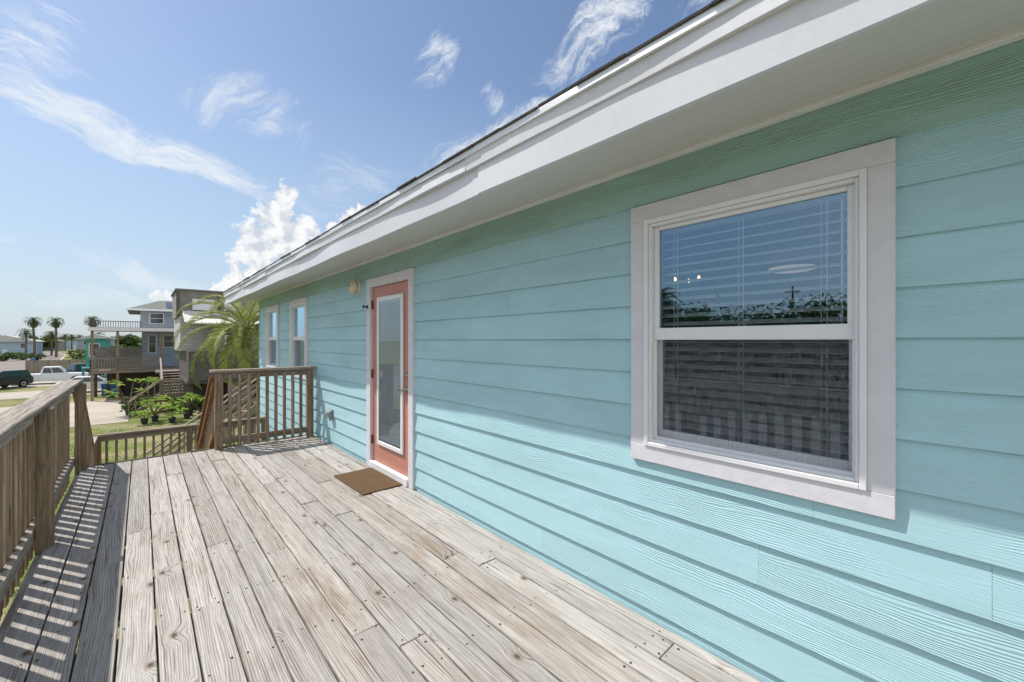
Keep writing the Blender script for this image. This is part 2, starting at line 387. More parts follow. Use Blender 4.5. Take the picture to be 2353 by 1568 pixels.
for py in (-2,1.5,5,8,10.6):
    for px in (2.3,6,9.6):
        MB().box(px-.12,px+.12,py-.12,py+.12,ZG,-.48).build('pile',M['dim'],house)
SL=.22
EX,EZ=1.42,2.597
mb=MB()
ridge=6.0; rz=EZ+SL*(ridge-EX)
mb.prism([(EX+.004,EZ),(ridge,rz),(2*ridge-EX,EZ),(2*ridge-EX,EZ-.03),(ridge,rz-.05),(EX+.03,EZ-.012)],'y',YA,11.6)
y=YA
while y<11.6:
    w=R.uniform(.22,.34); dx=R.uniform(-.010,.006); dz=R.uniform(-.003,.005)
    mb.box(EX-.012+dx,EX+.16,y+.003,min(11.62,y+w),EZ-.002+dz,EZ+.009+dz)
    y+=w
mb.build('roof',M['shingle'],house)
XF=1.452
def wavy(x,y0,y1,z0,z1,th,amp,seed):
    m=MB(); n=max(4,int((y1-y0)/.12)); vs=[];fs=[]
    for i in range(n+1):
        y=y0+(y1-y0)*i/n; j=amp*(math.sin(y*2.1+seed)+.6*math.sin(y*4.7+seed*2)); q=amp*(math.sin(y*1.3+seed*3))
        vs+=[(x+j,y,z0),(x+q,y,z1),(x+th,y,z1),(x+th,y,z0)]
    for i in range(n):
        a=i*4;b=a+4
        fs+=[(a,b,b+1,a+1),(a+1,b+1,b+2,a+2),(a+3,a+2,b+2,b+3),(a,a+3,b+3,b)]
    fs+=[(0,1,2,3),(n*4+3,n*4+2,n*4+1,n*4)]
    return m.add(vs,fs)
m=MB()
for a,b,s in ((YA,1.9,1),(1.903,5.55,2),(5.553,9.2,3),(9.203,11.6,4)):
    w=wavy(XF,a,b,2.33,2.492,.025,.006,s); m.add(w.v,w.f)
m.build('fascia_board',M['fascia'],house)
m=MB()
for a,b,s in ((YA,2.0,5),(2.003,7.3,6),(7.303,11.6,7)):
    w=wavy(XF-.022,a,b,2.488,2.592,.03,.005,s); m.add(w.v,w.f)
m.build('upper_fascia',M['fascia'],house)
m=MB()
for a,b,s in ((YA,2.6,3),(2.602,5.65,4),(5.652,8.7,5),(8.702,11.61,6)):
    w=wavy(XF-.036,a,b,2.562,2.594,.012,.0025,s); m.add(w.v,w.f)
m.build('drip_edge',M['drip'],house)
MB().add([(XF+.02,YA,2.345),(XF+.02,11.6,2.345),(D+.02,11.6,2.436),(D+.02,YA,2.436),(XF+.02,YA,2.36),(XF+.02,11.6,2.36),(D+.02,11.6,2.45),(D+.02,YA,2.45)],
   [(0,3,2,1),(4,5,6,7),(0,1,5,4),(1,2,6,5),(2,3,7,6),(3,0,4,7)]).build('soffit',M['soffit'],house)
MB().box(D-.06,D-.019,YA,YB+.02,2.405,2.425).build('soffit_trim',M['white'],house,bevel=.003)
MB().prism([(XF+.001,2.33),(XF+.001,2.58),(ridge,rz-.055),(ridge,rz-.3)],'y',11.575,11.599).build('rake_board',M['fascia'],house)

def window(y0,y1,z0,z1,blind=True):
    """y0..y1, z0..z1 = outside of the trim"""
    fy0,fy1,fz0,fz1=y0+.077,y1-.083,z0+.085,z1-.085
    xf=D-.043; m=MB()
    def ring(a0,a1,c0,c1,t,xa,xb):
        m.box(xa,xb,a0,a0+t,c0,c1); m.box(xa,xb,a1-t,a1,c0,c1); m.box(xa,xb,a0+t,a1-t,c0,c0+t); m.box(xa,xb,a0+t,a1-t,c1-t,c1)
    ring(fy0,fy1,fz0,fz1,.022,xf,D+.1)
    ring(fy0+.0225,fy1-.0225,fz0+.0225,fz1-.0225,.014,xf+.014,D+.1)
    w=m.build('window',M['vinyl'],house,bevel=.003)
    m=MB(); xt=D-.034
    m.box(xt,D+.01,y0,y1,z1-.085,z1); m.box(xt,D+.01,y0,y1,z0,z0+.085)
    m.box(xt+.001,D+.01,y0,y0+.077,z0+.0855,z1-.0855); m.box(xt+.001,D+.01,y1-.083,y1,z0+.0855,z1-.0855)
    m.build('window_trim',M['whitegrain'],w,bevel=.002)
    iy0,iy1,iz0,iz1=fy0+.037,fy1-.037,fz0+.037,fz1-.037
    zm=1.515
    m=MB(); x=D+.0; t=.026
    m.box(x,x+.03,iy0,iy1,zm-.031,zm+.031)
    m.box(x,x+.03,iy0,iy0+t,zm+.031,iz1); m.box(x,x+.03,iy1-t,iy1,zm+.031,iz1); m.box(x,x+.03,iy0+t,iy1-t,iz1-t*.8,iz1)
    m.build('upper_sash',M['vinyl'],w,bevel=.003)
    m=MB(); x=D+.031
    m.box(x,x+.03,iy0,iy0+t,iz0,zm+.02); m.box(x,x+.03,iy1-t,iy1,iz0,zm+.02); m.box(x,x+.03,iy0+t,iy1-t,iz0,iz0+.045)
    m.build('lower_sash',M['vinyl'],w,bevel=.003)
    MB().pane(D+.016,iy0+t-.004,iy1-t+.004,zm+.03,iz1-t*.8+.004).build('upper_pane',M['glass'],w,recalc=False)
    MB().pane(D+.046,iy0+t-.004,iy1-t+.004,iz0+.04,zm+.018).build('lower_pane',M['glass'],w,recalc=False)
    MB().pane(D+.012,iy0+.012,iy1-.012,iz0+.012,zm-.033).build('insect_screen',M['screen'],w,recalc=False)
    m=MB(); x=D+.005
    m.box(x,x+.012,iy0,iy0+.012,iz0,zm-.032); m.box(x,x+.012,iy1-.012,iy1,iz0,zm-.032); m.box(x,x+.012,iy0+.012,iy1-.012,iz0,iz0+.012)
    m.build('screen_frame',M['vinyl'],w)
    if blind:
        m=MB(); z=iz1-.03; m.box(D+.06,D+.115,iy0+.005,iy1-.005,z-.0,z+.04); z-=.04
        while z>iz0+.03:
            dz=.009
            m.add([(D+.062,iy0+.008,z-dz),(D+.062,iy1-.008,z-dz),(D+.11,iy1-.008,z+dz),(D+.11,iy0+.008,z+dz),
                   (D+.062,iy0+.008,z-dz+.003),(D+.062,iy1-.008,z-dz+.003),(D+.11,iy1-.008,z+dz+.003),(D+.11,iy0+.008,z+dz+.003)],
                  [(0,3,2,1),(4,5,6,7),(0,1,5,4),(1,2,6,5),(2,3,7,6),(3,0,4,7)]); z-=.0445
        for fy in (.12,.5,.88):
            yy=iy0+(iy1-iy0)*fy
            m.box(D+.0595,D+.0615,yy-.002,yy+.002,iz0+.03,iz1-.03)
            m.box(D+.0595,D+.0615,yy+.018,yy+.0205,iz0+.03,iz1-.03)
        m.tube((D+.054,iy0+.05,iz1-.03),(D+.054,iy0+.05,iz1-.55),.005,n=6)
        m.build('blind',M['blind'],w)
    return w
window(.175,1.243,.838,2.205)
window(7.21,8.26,.838,2.2,False)
window(9.12,10.17,.838,2.2,False)
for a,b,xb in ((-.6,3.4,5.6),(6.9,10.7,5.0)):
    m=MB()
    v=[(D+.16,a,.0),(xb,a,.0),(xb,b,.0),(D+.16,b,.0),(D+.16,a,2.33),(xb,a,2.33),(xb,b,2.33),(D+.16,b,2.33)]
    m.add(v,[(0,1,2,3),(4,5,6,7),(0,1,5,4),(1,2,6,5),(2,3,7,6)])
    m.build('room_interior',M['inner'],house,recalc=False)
# door
dy0,dy1,dz0,dz1=3.789,4.709,.08,2.098
m=MB(); m.box(D+.0,D+.045,dy0,dy1,dz0,dz1)
door=m.build('door',M['salmon'],house,bevel=.003)
m=MB(); x0=D-.034
m.box(x0,D+.06,3.69,3.785,0.0,2.1025); m.box(x0,D+.06,4.713,4.822,0.0,2.1025); m.box(x0,D+.06,3.69,4.822,2.103,2.205)
m.build('door_trim',M['whitegrain'],door,bevel=.002)
MB().box(D-.05,D+.06,3.786,4.712,.0,.076).build('threshold',M['white'],door,bevel=.004)
m=MB(); a0,a1,c0,c1=3.93,4.56,.29,1.975; x0,x1=D-.022,D-.001
m.box(x0,x1,a0,a0+.05,c0,c1); m.box(x0,x1,a1-.05,a1,c0,c1); m.box(x0,x1,a0+.05,a1-.05,c0,c0+.05); m.box(x0,x1,a0+.05,a1-.05,c1-.05,c1)
m.build('glass_frame',M['vinyl'],door,bevel=.007)
MB().pane(D-.015,a0+.046,a1-.046,c0+.046,c1-.046).build('door_pane',M['glassdoor'],door,recalc=False)
m=MB(); z=c1-.06; m.box(D-.012,D-.002,a0+.055,a1-.055,z-.01,z+.008); z-=.016
while z>c0+.06:
    m.quad((D-.010,a0+.052,z-.0066),(D-.010,a1-.052,z-.0066),(D-.003,a1-.052,z+.0058),(D-.003,a0+.052,z+.0058)); z-=.0135
m.build('door_blind',M['blind'],door)
m=MB(); hy=3.85
m.lathe((D,hy,.975),(-1,0,0),[(.032,0),(.032,.006),(.014,.012),(.011,.05),(.0,.05)],14)
m.path([(D-.045,hy,.975),(D-.05,hy+.03,.977),(D-.05,hy+.075,.972),(D-.048,hy+.115,.965)],[.010,.011,.010,.008],8)
m.build('door_handle',M['nickel'],door,smooth=True)
m=MB(); m.lathe((D,hy,1.12),(-1,0,0),[(.033,0),(.033,.008),(.024,.018),(.018,.03),(.0,.031)],14); m.build('deadbolt',M['nickel'],door,smooth=True)
for hz in (.32,1.09,1.9):
    MB().box(D-.012,D-.001,4.690,4.712,hz-.05,hz+.05).tube((D-.013,4.711,hz-.05),(D-.013,4.711,hz+.05),.007).build('hinge',M['bronze'],door)
m=MB(); m.box(D-.042,D-.035,4.77,4.80,1.86,1.90); m.box(D-.085,D-.042,4.78,4.79,1.872,1.888); m.box(D-.09,D-.085,4.772,4.798,1.86,1.9)
m.build('door_hook',M['black'],door)

wl=thing('wall_lamp','cream ribbed bulkhead lamp on the turquoise wall left of the salmon door','lamp',(D-.016,5.13,2.15))
m=MB(); m.lathe((D-.008,5.13,2.15),(-1,0,0),[(.10,0),(.10,.02),(.09,.03),(.0,.031)],20); m.build('back_plate',M['cream'],wl,smooth=False)
m=MB(); m.lathe((D-.03,5.13,2.15),(-1,0,0),[(.078,0),(.078,.035),(.068,.065),(.045,.085),(.0,.092)],20); m.build('globe',M['cream'],wl,smooth=True)
m=MB()
for a in (-.05,-.017,.017,.05):
    pts=[]
    for i in range(9):
        q=math.pi*i/8; pts.append((D-.03-.098*math.sin(q)*math.sqrt(max(.1,1-(a/.085)**2)),5.13+a,2.15+.088*math.cos(q)*math.sqrt(max(.1,1-(a/.1)**2))))
    m.path(pts,[.005]*9,6)
m.path([(D-.075,5.13+.092*math.cos(t*math.pi/10),2.15+.088*math.sin(t*math.pi/10)) for t in range(21)],[.006]*21,6)
m.build('guard',M['cream'],wl,smooth=True)
ob=thing('outlet_box','grey weatherproof outlet box low on the turquoise wall','outlet',(D-.016,6.06,.43))
MB().box(D-.03,D-.008,6.01,6.11,.365,.50).build('mounting_plate',M['greyplastic'],ob,bevel=.004)
MB().add([(D-.031,6.015,.375),(D-.075,6.015,.385),(D-.085,6.015,.47),(D-.031,6.015,.497),(D-.031,6.105,.375),(D-.075,6.105,.385),(D-.085,6.105,.47),(D-.031,6.105,.497)],[(0,1,2,3),(7,6,5,4),(0,4,5,1),(1,5,6,2),(2,6,7,3),(3,7,4,0)]).build('flip_cover',M['greyplastic'],ob,bevel=.006)
MB().box(D-.055,D-.03,6.045,6.075,.345,.374).build('cable_gland',M['greyplastic'],ob,bevel=.004)
ch=thing('chandelier','small chandelier with three lit bulbs seen through the large window','chandelier',(4.2,1.95,2.1))
m=MB(); m.tube((4.2,1.95,2.08),(4.2,1.95,2.33),.008)
for a in range(3):
    q=a*2.094+.35; m.path([(4.2,1.95,2.08),(4.2+.07*math.cos(q),1.95+.07*math.sin(q),2.06),(4.2+.13*math.cos(q),1.95+.13*math.sin(q),2.09)],[.006]*3,6)
m.build('lamp_arm',M['bronze'],ch)
EB=emit('warm_bulb',(1,.6,.25),5)
for a in range(3):
    q=a*2.094+.35; MB().lathe((4.2+.13*math.cos(q),1.95+.13*math.sin(q),2.095),(0,0,1),[(.009,0),(.014,.015),(.01,.032),(.002,.042)],10).build('bulb',EB,ch,smooth=True)
cl=thing('pendant_lamp','pale round ceiling lamp seen through the large window','ceiling lamp',(4.9,1.2,2.2))
MB().lathe((4.9,1.2,2.2),(0,0,1),[(.05,-.03),(.16,-.015),(.21,0),(.2,.02),(.03,.03)],24).build('lamp_shade',emit('lamp_shade_glow',(.9,.75,.6),.3),cl,smooth=True)
MB().tube((4.9,1.2,2.22),(4.9,1.2,2.33),.02).build('lamp_stem',M['bronze'],cl)

m=MB(); m.box(1.56,1.985,3.87,4.63,.002,.013)
dm=m.build('doormat',M['coir'],None,org=(1.77,4.25,0),bevel=.004); tag(dm,'brown coir doormat on the deck in front of the salmon door','doormat')
dm.rotation_euler=(0,0,.02)

# ------------------------------------------------------------------ deck
YE=6.9
deck=thing('wooden_deck','weathered grey plank deck along the turquoise house wall','deck',(.7,3,0))
m=MB(); x=-.52; i=0
while x<1.99:
    x1=min(x+.1365,2.006); js=[]; y=-2.2+R.uniform(1.6,4.6)
    while y<YE-.6: js.append(y); y+=R.choice([3.05,3.66,4.27,4.88])+R.uniform(-.1,.1)
    ed=[-2.2]+js+[YE+R.uniform(-.008,.012)]
    for a,b in zip(ed[:-1],ed[1:]):
        z=R.uniform(-.004,.002); tz=R.uniform(-.002,.002); g=R.uniform(.0005,.004); sk=R.uniform(-.0015,.0015)
        m.add([(x+sk,a+g,-.038),(x1+sk,a+g,-.038),(x1-sk,b-g,-.038),(x-sk,b-g,-.038),(x+sk,a+g,z),(x1+sk,a+g,z+tz),(x1-sk,b-g,z+tz),(x-sk,b-g,z)],
              [(0,3,2,1),(4,5,6,7),(0,1,5,4),(1,2,6,5),(2,3,7,6),(3,0,4,7)],0,R.random())
        jy=[q*.61-2 for q in range(0,16)]
        for q in [q for q in jy if a+.05<q<b-.05]+[a+.03,b-.03]:
            for fx in (.022,.113):
                if R.random()<.9:
                    px=x+fx+R.uniform(-.008,.008); py=q+R.uniform(-.03,.03); r=R.uniform(.0045,.0072)
                    if px<x1-.01: m.add([(px+r*math.cos(t*math.pi/3),py+r*math.sin(t*math.pi/3),z+max(tz,0)+.0012) for t in range(6)],[(0,1,2,3,4,5)],1)
    x+=.145; i+=1
dk=m.build('decking',[M['deck'],M['nail']],deck,recalc=False)
b=dk.modifiers.new('bevel','BEVEL'); b.width=.004; b.segments=2; b.limit_method='ANGLE'; b.angle_limit=math.radians(60)
m=MB()
for q in range(0,16): m.box(-.5,1.98,q*.61-2.02,q*.61-1.98,-.23,-.040)
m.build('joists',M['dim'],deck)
MB().box(-.56,-.523,-2.2,YE-.04,-.26,-.042).build('side_rim_board',M['wy'],deck)
MB().box(-.56,2.0,YE-.039,YE-.002,-.26,-.042).build('end_rim_board',M['wx'],deck)
for yy in (-1.5,2.6,6.7):
    for xx in (-.45,1.85): MB().box(xx-.07,xx+.07,yy-.07,yy+.07,ZG,-.24).build('support_post',M['wz'],deck)
lr=thing('deck_railing','long weathered timber railing along the left edge of the deck','railing',(-.58,YE,0))
CZ=1.03
m=MB()
for a,b in ((-1.5,2.98),(2.985,YE)): m.box(-.655,-.505,a,b,CZ-.038,CZ,0,R.random())
m.build('cap_rail',M['wy'],lr,bevel=.005)
MB().box(-.603,-.565,-1.5,YE-.06,CZ-.13,CZ-.039).build('top_rail',M['wy'],lr,bevel=.003)
MB().box(-.603,-.565,-1.5,YE-.06,.06,.15).build('bottom_rail',M['wy'],lr,bevel=.003)
for yy in (-.3,2.1,4.46,6.8): MB().box(-.564,-.475,yy-.045,yy+.045,-.04 if yy<6.7 else -.25,CZ-.039).build('post',M['wz'],lr,bevel=.005)
src=MB().box(-.010,.010,-.036,.036,-.56,.56).mesh('baluster',M['wz']); y=-.9
while y<YE-.03:
    o=bpy.data.objects.new('baluster',src); COL.objects.link(o); o.parent=lr; o.location=(-.6145+.58,y-YE,.43+R.uniform(-.01,.01)); o.rotation_euler=(0,0,R.uniform(-.02,.02)); y+=.150
er=thing('deck_railing','short timber railing across the far end of the deck against the house wall','railing',(1.35,YE-.08,0))
MB().box(.68,2.002,YE-.15,YE-.01,1.045,1.083).build('cap_rail',M['wx'],er,bevel=.005)
MB().box(.78,1.95,YE-.09,YE-.052,.96,1.044).build('top_rail',M['wx'],er,bevel=.003)
MB().box(.78,1.95,YE-.09,YE-.052,.07,.155).build('bottom_rail',M['wx'],er,bevel=.003)
for xx in (.78,1.93): MB().box(xx-.045,xx+.045,YE-.125,YE-.036,-.02,1.044).build('post',M['wz'],er,bevel=.005)
src=MB().box(-.019,.019,-.019,.019,-.5,.5).mesh('baluster',M['wz'])
for q in range(9):
    o=bpy.data.objects.new('baluster',src); COL.objects.link(o); o.parent=er; o.location=(.9+q*.112-1.35,YE-.112-(YE-.08),.52); o.rotation_euler=(0,0,R.uniform(-.05,.05))
st=thing('deck_stairs','wooden stairs leading down from the far end of the deck to a landing','stairs',(.1,YE+1,-1.2))
for s in range(6):
    z=-.2*(s+1)+.0; y0=YE+.01+s*.31
    if s<5: MB().box(-.5,.72,y0,y0+.30,z-.038,z).build('tread',M['wx'],st,bevel=.004)
for xx in (-.53,.73): MB().prism([(YE,-.05),(YE+1.9,-1.23),(YE+1.9,-1.45),(YE,-.33)],'x',xx-.02,xx+.02).build('stringer',M['wy'],st)
ld=thing('stair_landing','lower timber landing at the foot of the deck stairs','landing',(.7,9.5,-1.2))
m=MB(); y=8.5
while y<10.2: m.box(-.65,2.0,y,y+.14,-1.238,-1.2,0,R.random()); y+=.145
m.build('decking',M['wx'],ld)
MB().box(-.65,2.0,8.5,8.54,-1.45,-1.24).build('rim_board',M['wx'],ld)
MB().box(-.65,2.0,10.16,10.2,-1.45,-1.24).build('rim_board',M['wx'],ld)
for xx in (-.55,1.9):
    for yy in (8.65,10.05): MB().box(xx-.06,xx+.06,yy-.06,yy+.06,ZG,-1.24).build('support_post',M['wz'],ld)
def stair_rail(xx,lab):
    r=thing('stair_handrail',lab,'handrail',(xx,YE+.5,-.3))
    MB().bar((xx,YE-.02,.985),(xx,9.0,-.36),.095,.04).build('handrail',M['new'],r,bevel=.004)
    MB().bar((xx,YE+.0,.2),(xx,8.7,-.9),.04,.09).build('lower_rail',M['new'],r)
    MB().bar((xx,YE+.0,.89),(xx,8.9,-.41),.04,.09).build('upper_rail',M['new'],r)
    MB().box(xx-.045,xx+.045,8.72,8.81,-1.2,-.21).build('post',M['wz'],r,bevel=.004)
    for q in range(11):
        y=YE+.12+q*.155; zc=.62-(y-YE)*.645
        MB().box(xx+.021,xx+.056,y-.018,y+.018,zc-.5,zc+.24).build('baluster',M['wz'],r)
stair_rail(-.56,'orange brown sloping stair handrail below the left deck railing'); stair_rail(.73,'orange brown sloping stair handrail beside the end railing post')
def long_rail(name,label,A,B,z0,z1,mx,pitch=.13,posts=2,capw=.12):
    A=Vector(A);B=Vector(B); r=thing(name,label,'railing',((A.x+B.x)/2,(A.y+B.y)/2,z0)); L=(B-A).length; d=(B-A)/L
    def P(t,z,off=0): q=A+d*t; return (q.x-d.y*off,q.y+d.x*off,z)
    MB().bar(P(0,z1-.018),P(L,z1-.018),capw,.036).build('cap_rail',mx,r,bevel=.004)
    MB().bar(P(.05,z1-.085),P(L-.05,z1-.085),.036,.085).build('top_rail',mx,r)
    MB().bar(P(.05,z0+.12),P(L-.05,z0+.12),.036,.085).build('bottom_rail',mx,r)
    for i in range(posts):
        t=.05+(L-.1)*i/(posts-1); p=P(t,0); MB().box(p[0]-.045,p[0]+.045,p[1]-.045,p[1]+.045,z0-.15,z1-.037).build('post',M['wz'],r,bevel=.004)
    t=.16
    while t<L-.1:
        p=P(t,0,.038); MB().box(p[0]-.018,p[0]+.018,p[1]-.018,p[1]+.018,z0+.02,z1-.04).build('baluster',M['wz'],r); t+=pitch
    return r
long_rail('landing_railing','low timber railing along the far side of the stair landing',(-.62,10.15),(2.0,10.15),-1.2,-.16,M['wx'],.125,3)
long_rail('landing_railing','short timber railing on the street side of the stair landing',(-.62,8.95),(-.62,10.07),-1.2,-.17,M['wy'],.125,2)
sw=thing('timber_stairway','weathered timber stairway rising to the right beyond the landing','stairs',(2.4,16.3,ZG))
a=Vector((.1,16.0,-2.35)); b_=Vector((4.3,17.0,.75))
for off in (0,.9):
    o_=Vector((0,off,0))
    MB().bar(a+o_+Vector((0,0,.35)),b_+o_+Vector((0,0,.35)),.09,.05).build('stair_rail',M['wx'],sw)
    MB().bar(a+o_+Vector((0,0,-.05)),b_+o_+Vector((0,0,-.05)),.04,.1).build('lower_rail',M['wx'],sw)
    MB().bar(a+o_-Vector((0,0,.65)),b_+o_-Vector((0,0,.65)),.05,.24).build('stringer',M['wx'],sw)
for q in range(12):
    t=(q+.5)/12; c=a.lerp(b_,t); MB().box(c.x-.14,c.x+.14,c.y,c.y+.9,c.z-.58,c.z-.54).build('tread',M['wx'],sw)
    MB().box(c.x-.018,c.x+.018,c.y-.018,c.y+.018,c.z-.6,c.z+.33).build('baluster',M['wz'],sw)
for c in (a,b_): MB().box(c.x-.05,c.x+.05,c.y-.05,c.y+.05,ZG,c.z+.4).build('post',M['wz'],sw)

# ------------------------------------------------------------------ ground, road
g=MB().quad((-1500,-1500,ZG),(1500,-1500,ZG),(1500,2500,ZG),(-1500,2500,ZG)).build('ground',M['ground'],None,recalc=False); tag(g,kind='structure',label='grassy sandy ground around the houses')
def strip(pts,w0,w1,z):
    m=MB(); vs=[];fs=[]
    for i,(x,y) in enumerate(pts):
        a=Vector(pts[max(i-1,0)]);b=Vector(pts[min(i+1,len(pts)-1)]); d=(b-a).normalized(); nrm=Vector((d.y,-d.x))
        p=Vector((x,y)); A=p+nrm*w0; B=p+nrm*w1; vs+=[(A.x,A.y,z),(B.x,B.y,z)]
    for i in range(len(pts)-1): fs.append((2*i,2*i+1,2*i+3,2*i+2))
    return m.add(vs,fs)
ctr=[(-18.5,-60),(-18.5,60),(-18.5,110),(-20,150),(-24,200),(-34,270),(-60,400),(-120,650)]
rd=strip(ctr,-5,5,ZG+.02).build('road',M['asphalt'],None); tag(rd,kind='structure',label='worn grey asphalt street')
m=strip(ctr,5.0,5.5,ZG+.1); w=strip(ctr,-5.5,-5.0,ZG+.1); m.add(w.v,w.f)
kb=m.build('kerb',M['concrete'],None); tag(kb,kind='structure',label='concrete kerb along the street')
m=MB()
for a in ((-13,-.6,33,46),(-13,-2.6,52,59),(-13,-3.0,64,80)): m.box(a[0],a[1],a[2],a[3],ZG-.1,ZG+.03)
dv=m.build('driveway',M['concrete'],None); tag(dv,kind='structure',label='pale concrete driveways of the neighbouring houses')
m=MB()
for q in range(22000):
    y=10.6+21*R.random()**1.3; x=R.uniform(-6,7)
    if R.random()>.5+.5*math.sin(x*1.3+math.sin(y*.9)*2): continue
    h=R.uniform(.04,.11); a=R.uniform(0,6.28); w=.012; lx=R.uniform(-.05,.05); ly=R.uniform(-.05,.05)
    m.add([(x-w*math.cos(a),y-w*math.sin(a),ZG),(x+w*math.cos(a),y+w*math.sin(a),ZG),(x+lx,y+ly,ZG+h)],[(0,1,2)],0,R.random())
gr=m.build('grass',M['grassm'],None,recalc=False); tag(gr,'short patchy green grass below the deck','grass',kind='stuff')

# ------------------------------------------------------------------ plants
def crown(mb,c,rx,ry,rz,ncl,nl,leaf,r):
    cs=[]
    for i in range(ncl):
        while True:
            p=Vector((r.uniform(-1,1),r.uniform(-1,1),r.uniform(-1,1)))
            if .25<p.length<1: break
        p=Vector((p.x*rx,p.y*ry,p.z*rz)); cs.append(Vector(c)+p); cr=.32*min(rx,ry,rz)*r.uniform(.7,1.4); tone=r.random()
        for k in range(nl):
            q=Vector((r.gauss(0,.5),r.gauss(0,.5),r.gauss(0,.4)))*cr+cs[-1]
            u=Vector((r.uniform(-1,1),r.uniform(-1,1),r.uniform(-.6,.6))).normalized(); v=u.cross(Vector((r.uniform(-1,1),r.uniform(-1,1),r.uniform(-1,1)))).normalized()
            l=leaf*r.uniform(.6,1.3)
            mb.add([q-u*l,q+v*l*.45,q+u*l,q-v*l*.45],[(0,1,2,3)],0,tone*.6+r.random()*.4)
    return cs
def tree(name,label,cat,loc,h,rx,rz,ncl,nl,leaf,mt,seed,group=None):
    r=random.Random(seed); t=thing(name,label,cat,loc,0,group); m=MB(); c=(0,0,h-rz)
    cs=crown(m,c,rx,rx,rz,ncl,nl,leaf,r)
    o=m.build('crown',mt,None,org=(0,0,0),recalc=False); o.parent=t
    m=MB(); m.path([(0,0,0),(.1*rx*.3,0,h*.25),(0,.05,h*.5),(0,0,h*.8)],[.05*h*.6,.035*h*.6,.025*h*.6,.01*h],7)
    for q in cs[:9]: m.path([(0,0,h*.35),tuple(Vector((0,0,h*.4)).lerp(q,.5)+Vector((0,0,.1*h*.3))),tuple(q)],[.018*h*.6,.012*h*.6,.004*h],5)
    o=m.build('trunk',M['bark'],None,org=(0,0,0)); o.parent=t; return t
def palm(name,label,loc,h,fl,nf,nleaf,mt,seed,group=None,lw=.03,droop=1.0,minel=-.5,lf=.24,fwd=.55):
    r=random.Random(seed); t=thing(name,label,'palm',loc,0,group); m=MB()
    pts=[(.06*h*.2*math.sin(i*.7),0,h*i/8) for i in range(9)]; rad=[.2*(1.25-.4*i/8)*(h/6)**.4 for i in range(9)]
    m.path(pts,rad,9)
    for k in range(int(h*5)):
        z=k/5; a=k*2.4; rr=.2*(1.25-.4*z/h)*(h/6)**.4
        if z>h*.6: m.bar((rr*.8*math.cos(a),rr*.8*math.sin(a),z),(rr*1.35*math.cos(a),rr*1.35*math.sin(a),z+.12),.09,.03)
    o=m.build('trunk',M['bark'],None,org=(0,0,0)); o.parent=t
    m=MB()
    for f in range(nf):
        az=f*2.39996+r.uniform(-.2,.2); el=1.25-(1.25-minel)*(f/nf)+r.uniform(-.1,.1); L=fl*r.uniform(.85,1.1)
        d=Vector((math.cos(az),math.sin(az),0)); p=Vector((pts[-1][0],0,h)); seg=12; e=el; P=[p.copy()]
        for s in range(seg):
            p=p+(d*math.cos(e)+Vector((0,0,math.sin(e))))*(L/seg); P.append(p.copy()); e-=droop*(.05+.11*s/seg)*1.6
        m.path(P[::2],[.025*fl/2.5*(1-.13*i) for i in range(len(P[::2]))],5,0,.9)
        tone=r.random()
        side=d.cross(Vector((0,0,1)))
        for k in range(nleaf):
            tt=.12+.88*k/nleaf; x=tt*seg; i=min(int(x),seg-1); q=P[i].lerp(P[i+1],x-i); tan=(P[i+1]-P[i]).normalized()
            ll=fl*lf*math.sin(math.pi*min(1,.2+tt*.78))**.7
            up_=side.cross(tan)
            for sg in (-1,1):
                tip=q+(side*sg*.75+tan*fwd+up_*.25+Vector((0,0,-r.uniform(.0,.18))))*ll; w=tan*lw
                md=q.lerp(tip,.5)+Vector((0,0,.03*fl/2.5))
                m.add([q-w*.4,md-w*.5,tip,md+w*.5,q+w*.4],[(0,1,2,3,4)],0,tone*.5+r.random()*.5)
    o=m.build('crown',mt,None,org=(0,0,0),recalc=False); o.parent=t; return t
pp=at(570,752,17.0)
palm('date_palm','large arching palm beside the house corner in front of the grey wooden house',(pp.x,pp.y,ZG),pp.z-ZG-.1,3.15,36,54,M['palmg'],3,None,.036,1.2,-.7,.13,.8)
fp=None
labs=['tall far palm farthest left above the street','second tall palm from the left above the street','far palm just left of the house with the porch']
for i,(px,py,dep,h) in enumerate(((78,738,115,0),(129,741,118,0),(212,748,112,0))):
    p=at(px,py,dep); hh=p.z-ZG
    if i==0: fp=palm('fan_palm',labs[0],(p.x,p.y,ZG),hh,2.4,34,12,M['palmf'],11,'tall palms along the street',.13,1.2,-1.1)
    else: copy_thing(fp,(p.x,p.y,ZG),i*1.3,1.0,labs[i])
sp=None
for i,(px,py,dep) in enumerate(((118,768,130),(150,766,190),(165,768,200),(183,765,210),(60,775,110),(228,764,150))):
    p=at(px,py,dep)
    if sp is None: sp=palm('fan_palm','small distant palm in the far tree line',(p.x,p.y,ZG),p.z-ZG,2.4,28,10,M['palmf'],12,'small palms in the far tree line',.13,1.2,-.8)
    else: copy_thing(sp,(p.x,p.y,ZG),i*1.1,1.0)
t0=tree('broadleaf_tree','round dark green tree in the far tree line','tree',(*at(22,800,150).xy,ZG),6.2,4.2,2.7,60,34,.42,M['leafa'],5,'trees in the far tree line')
k=0
for px,dep,sc in ((-10,150,1),(48,170,1),(75,210,1),(100,190,1.1),(128,230,1),(150,250,1.1),(175,260,1),(200,240,1),(225,200,1),(245,170,1.05),(268,160,1),(292,150,1.1),(320,170,1),(345,190,1),(370,220,1.1),(-40,120,1)):
    p=at(px,790,dep); copy_thing(t0,(p.x,p.y,ZG),k*1.7,sc); k+=1
s0=tree('shrub','low rounded green shrub beside the street','shrub',(*at(30,800,105).xy,ZG),1.9,1.6,.95,30,26,.2,M['leafa'],6,'shrubs beside the street')
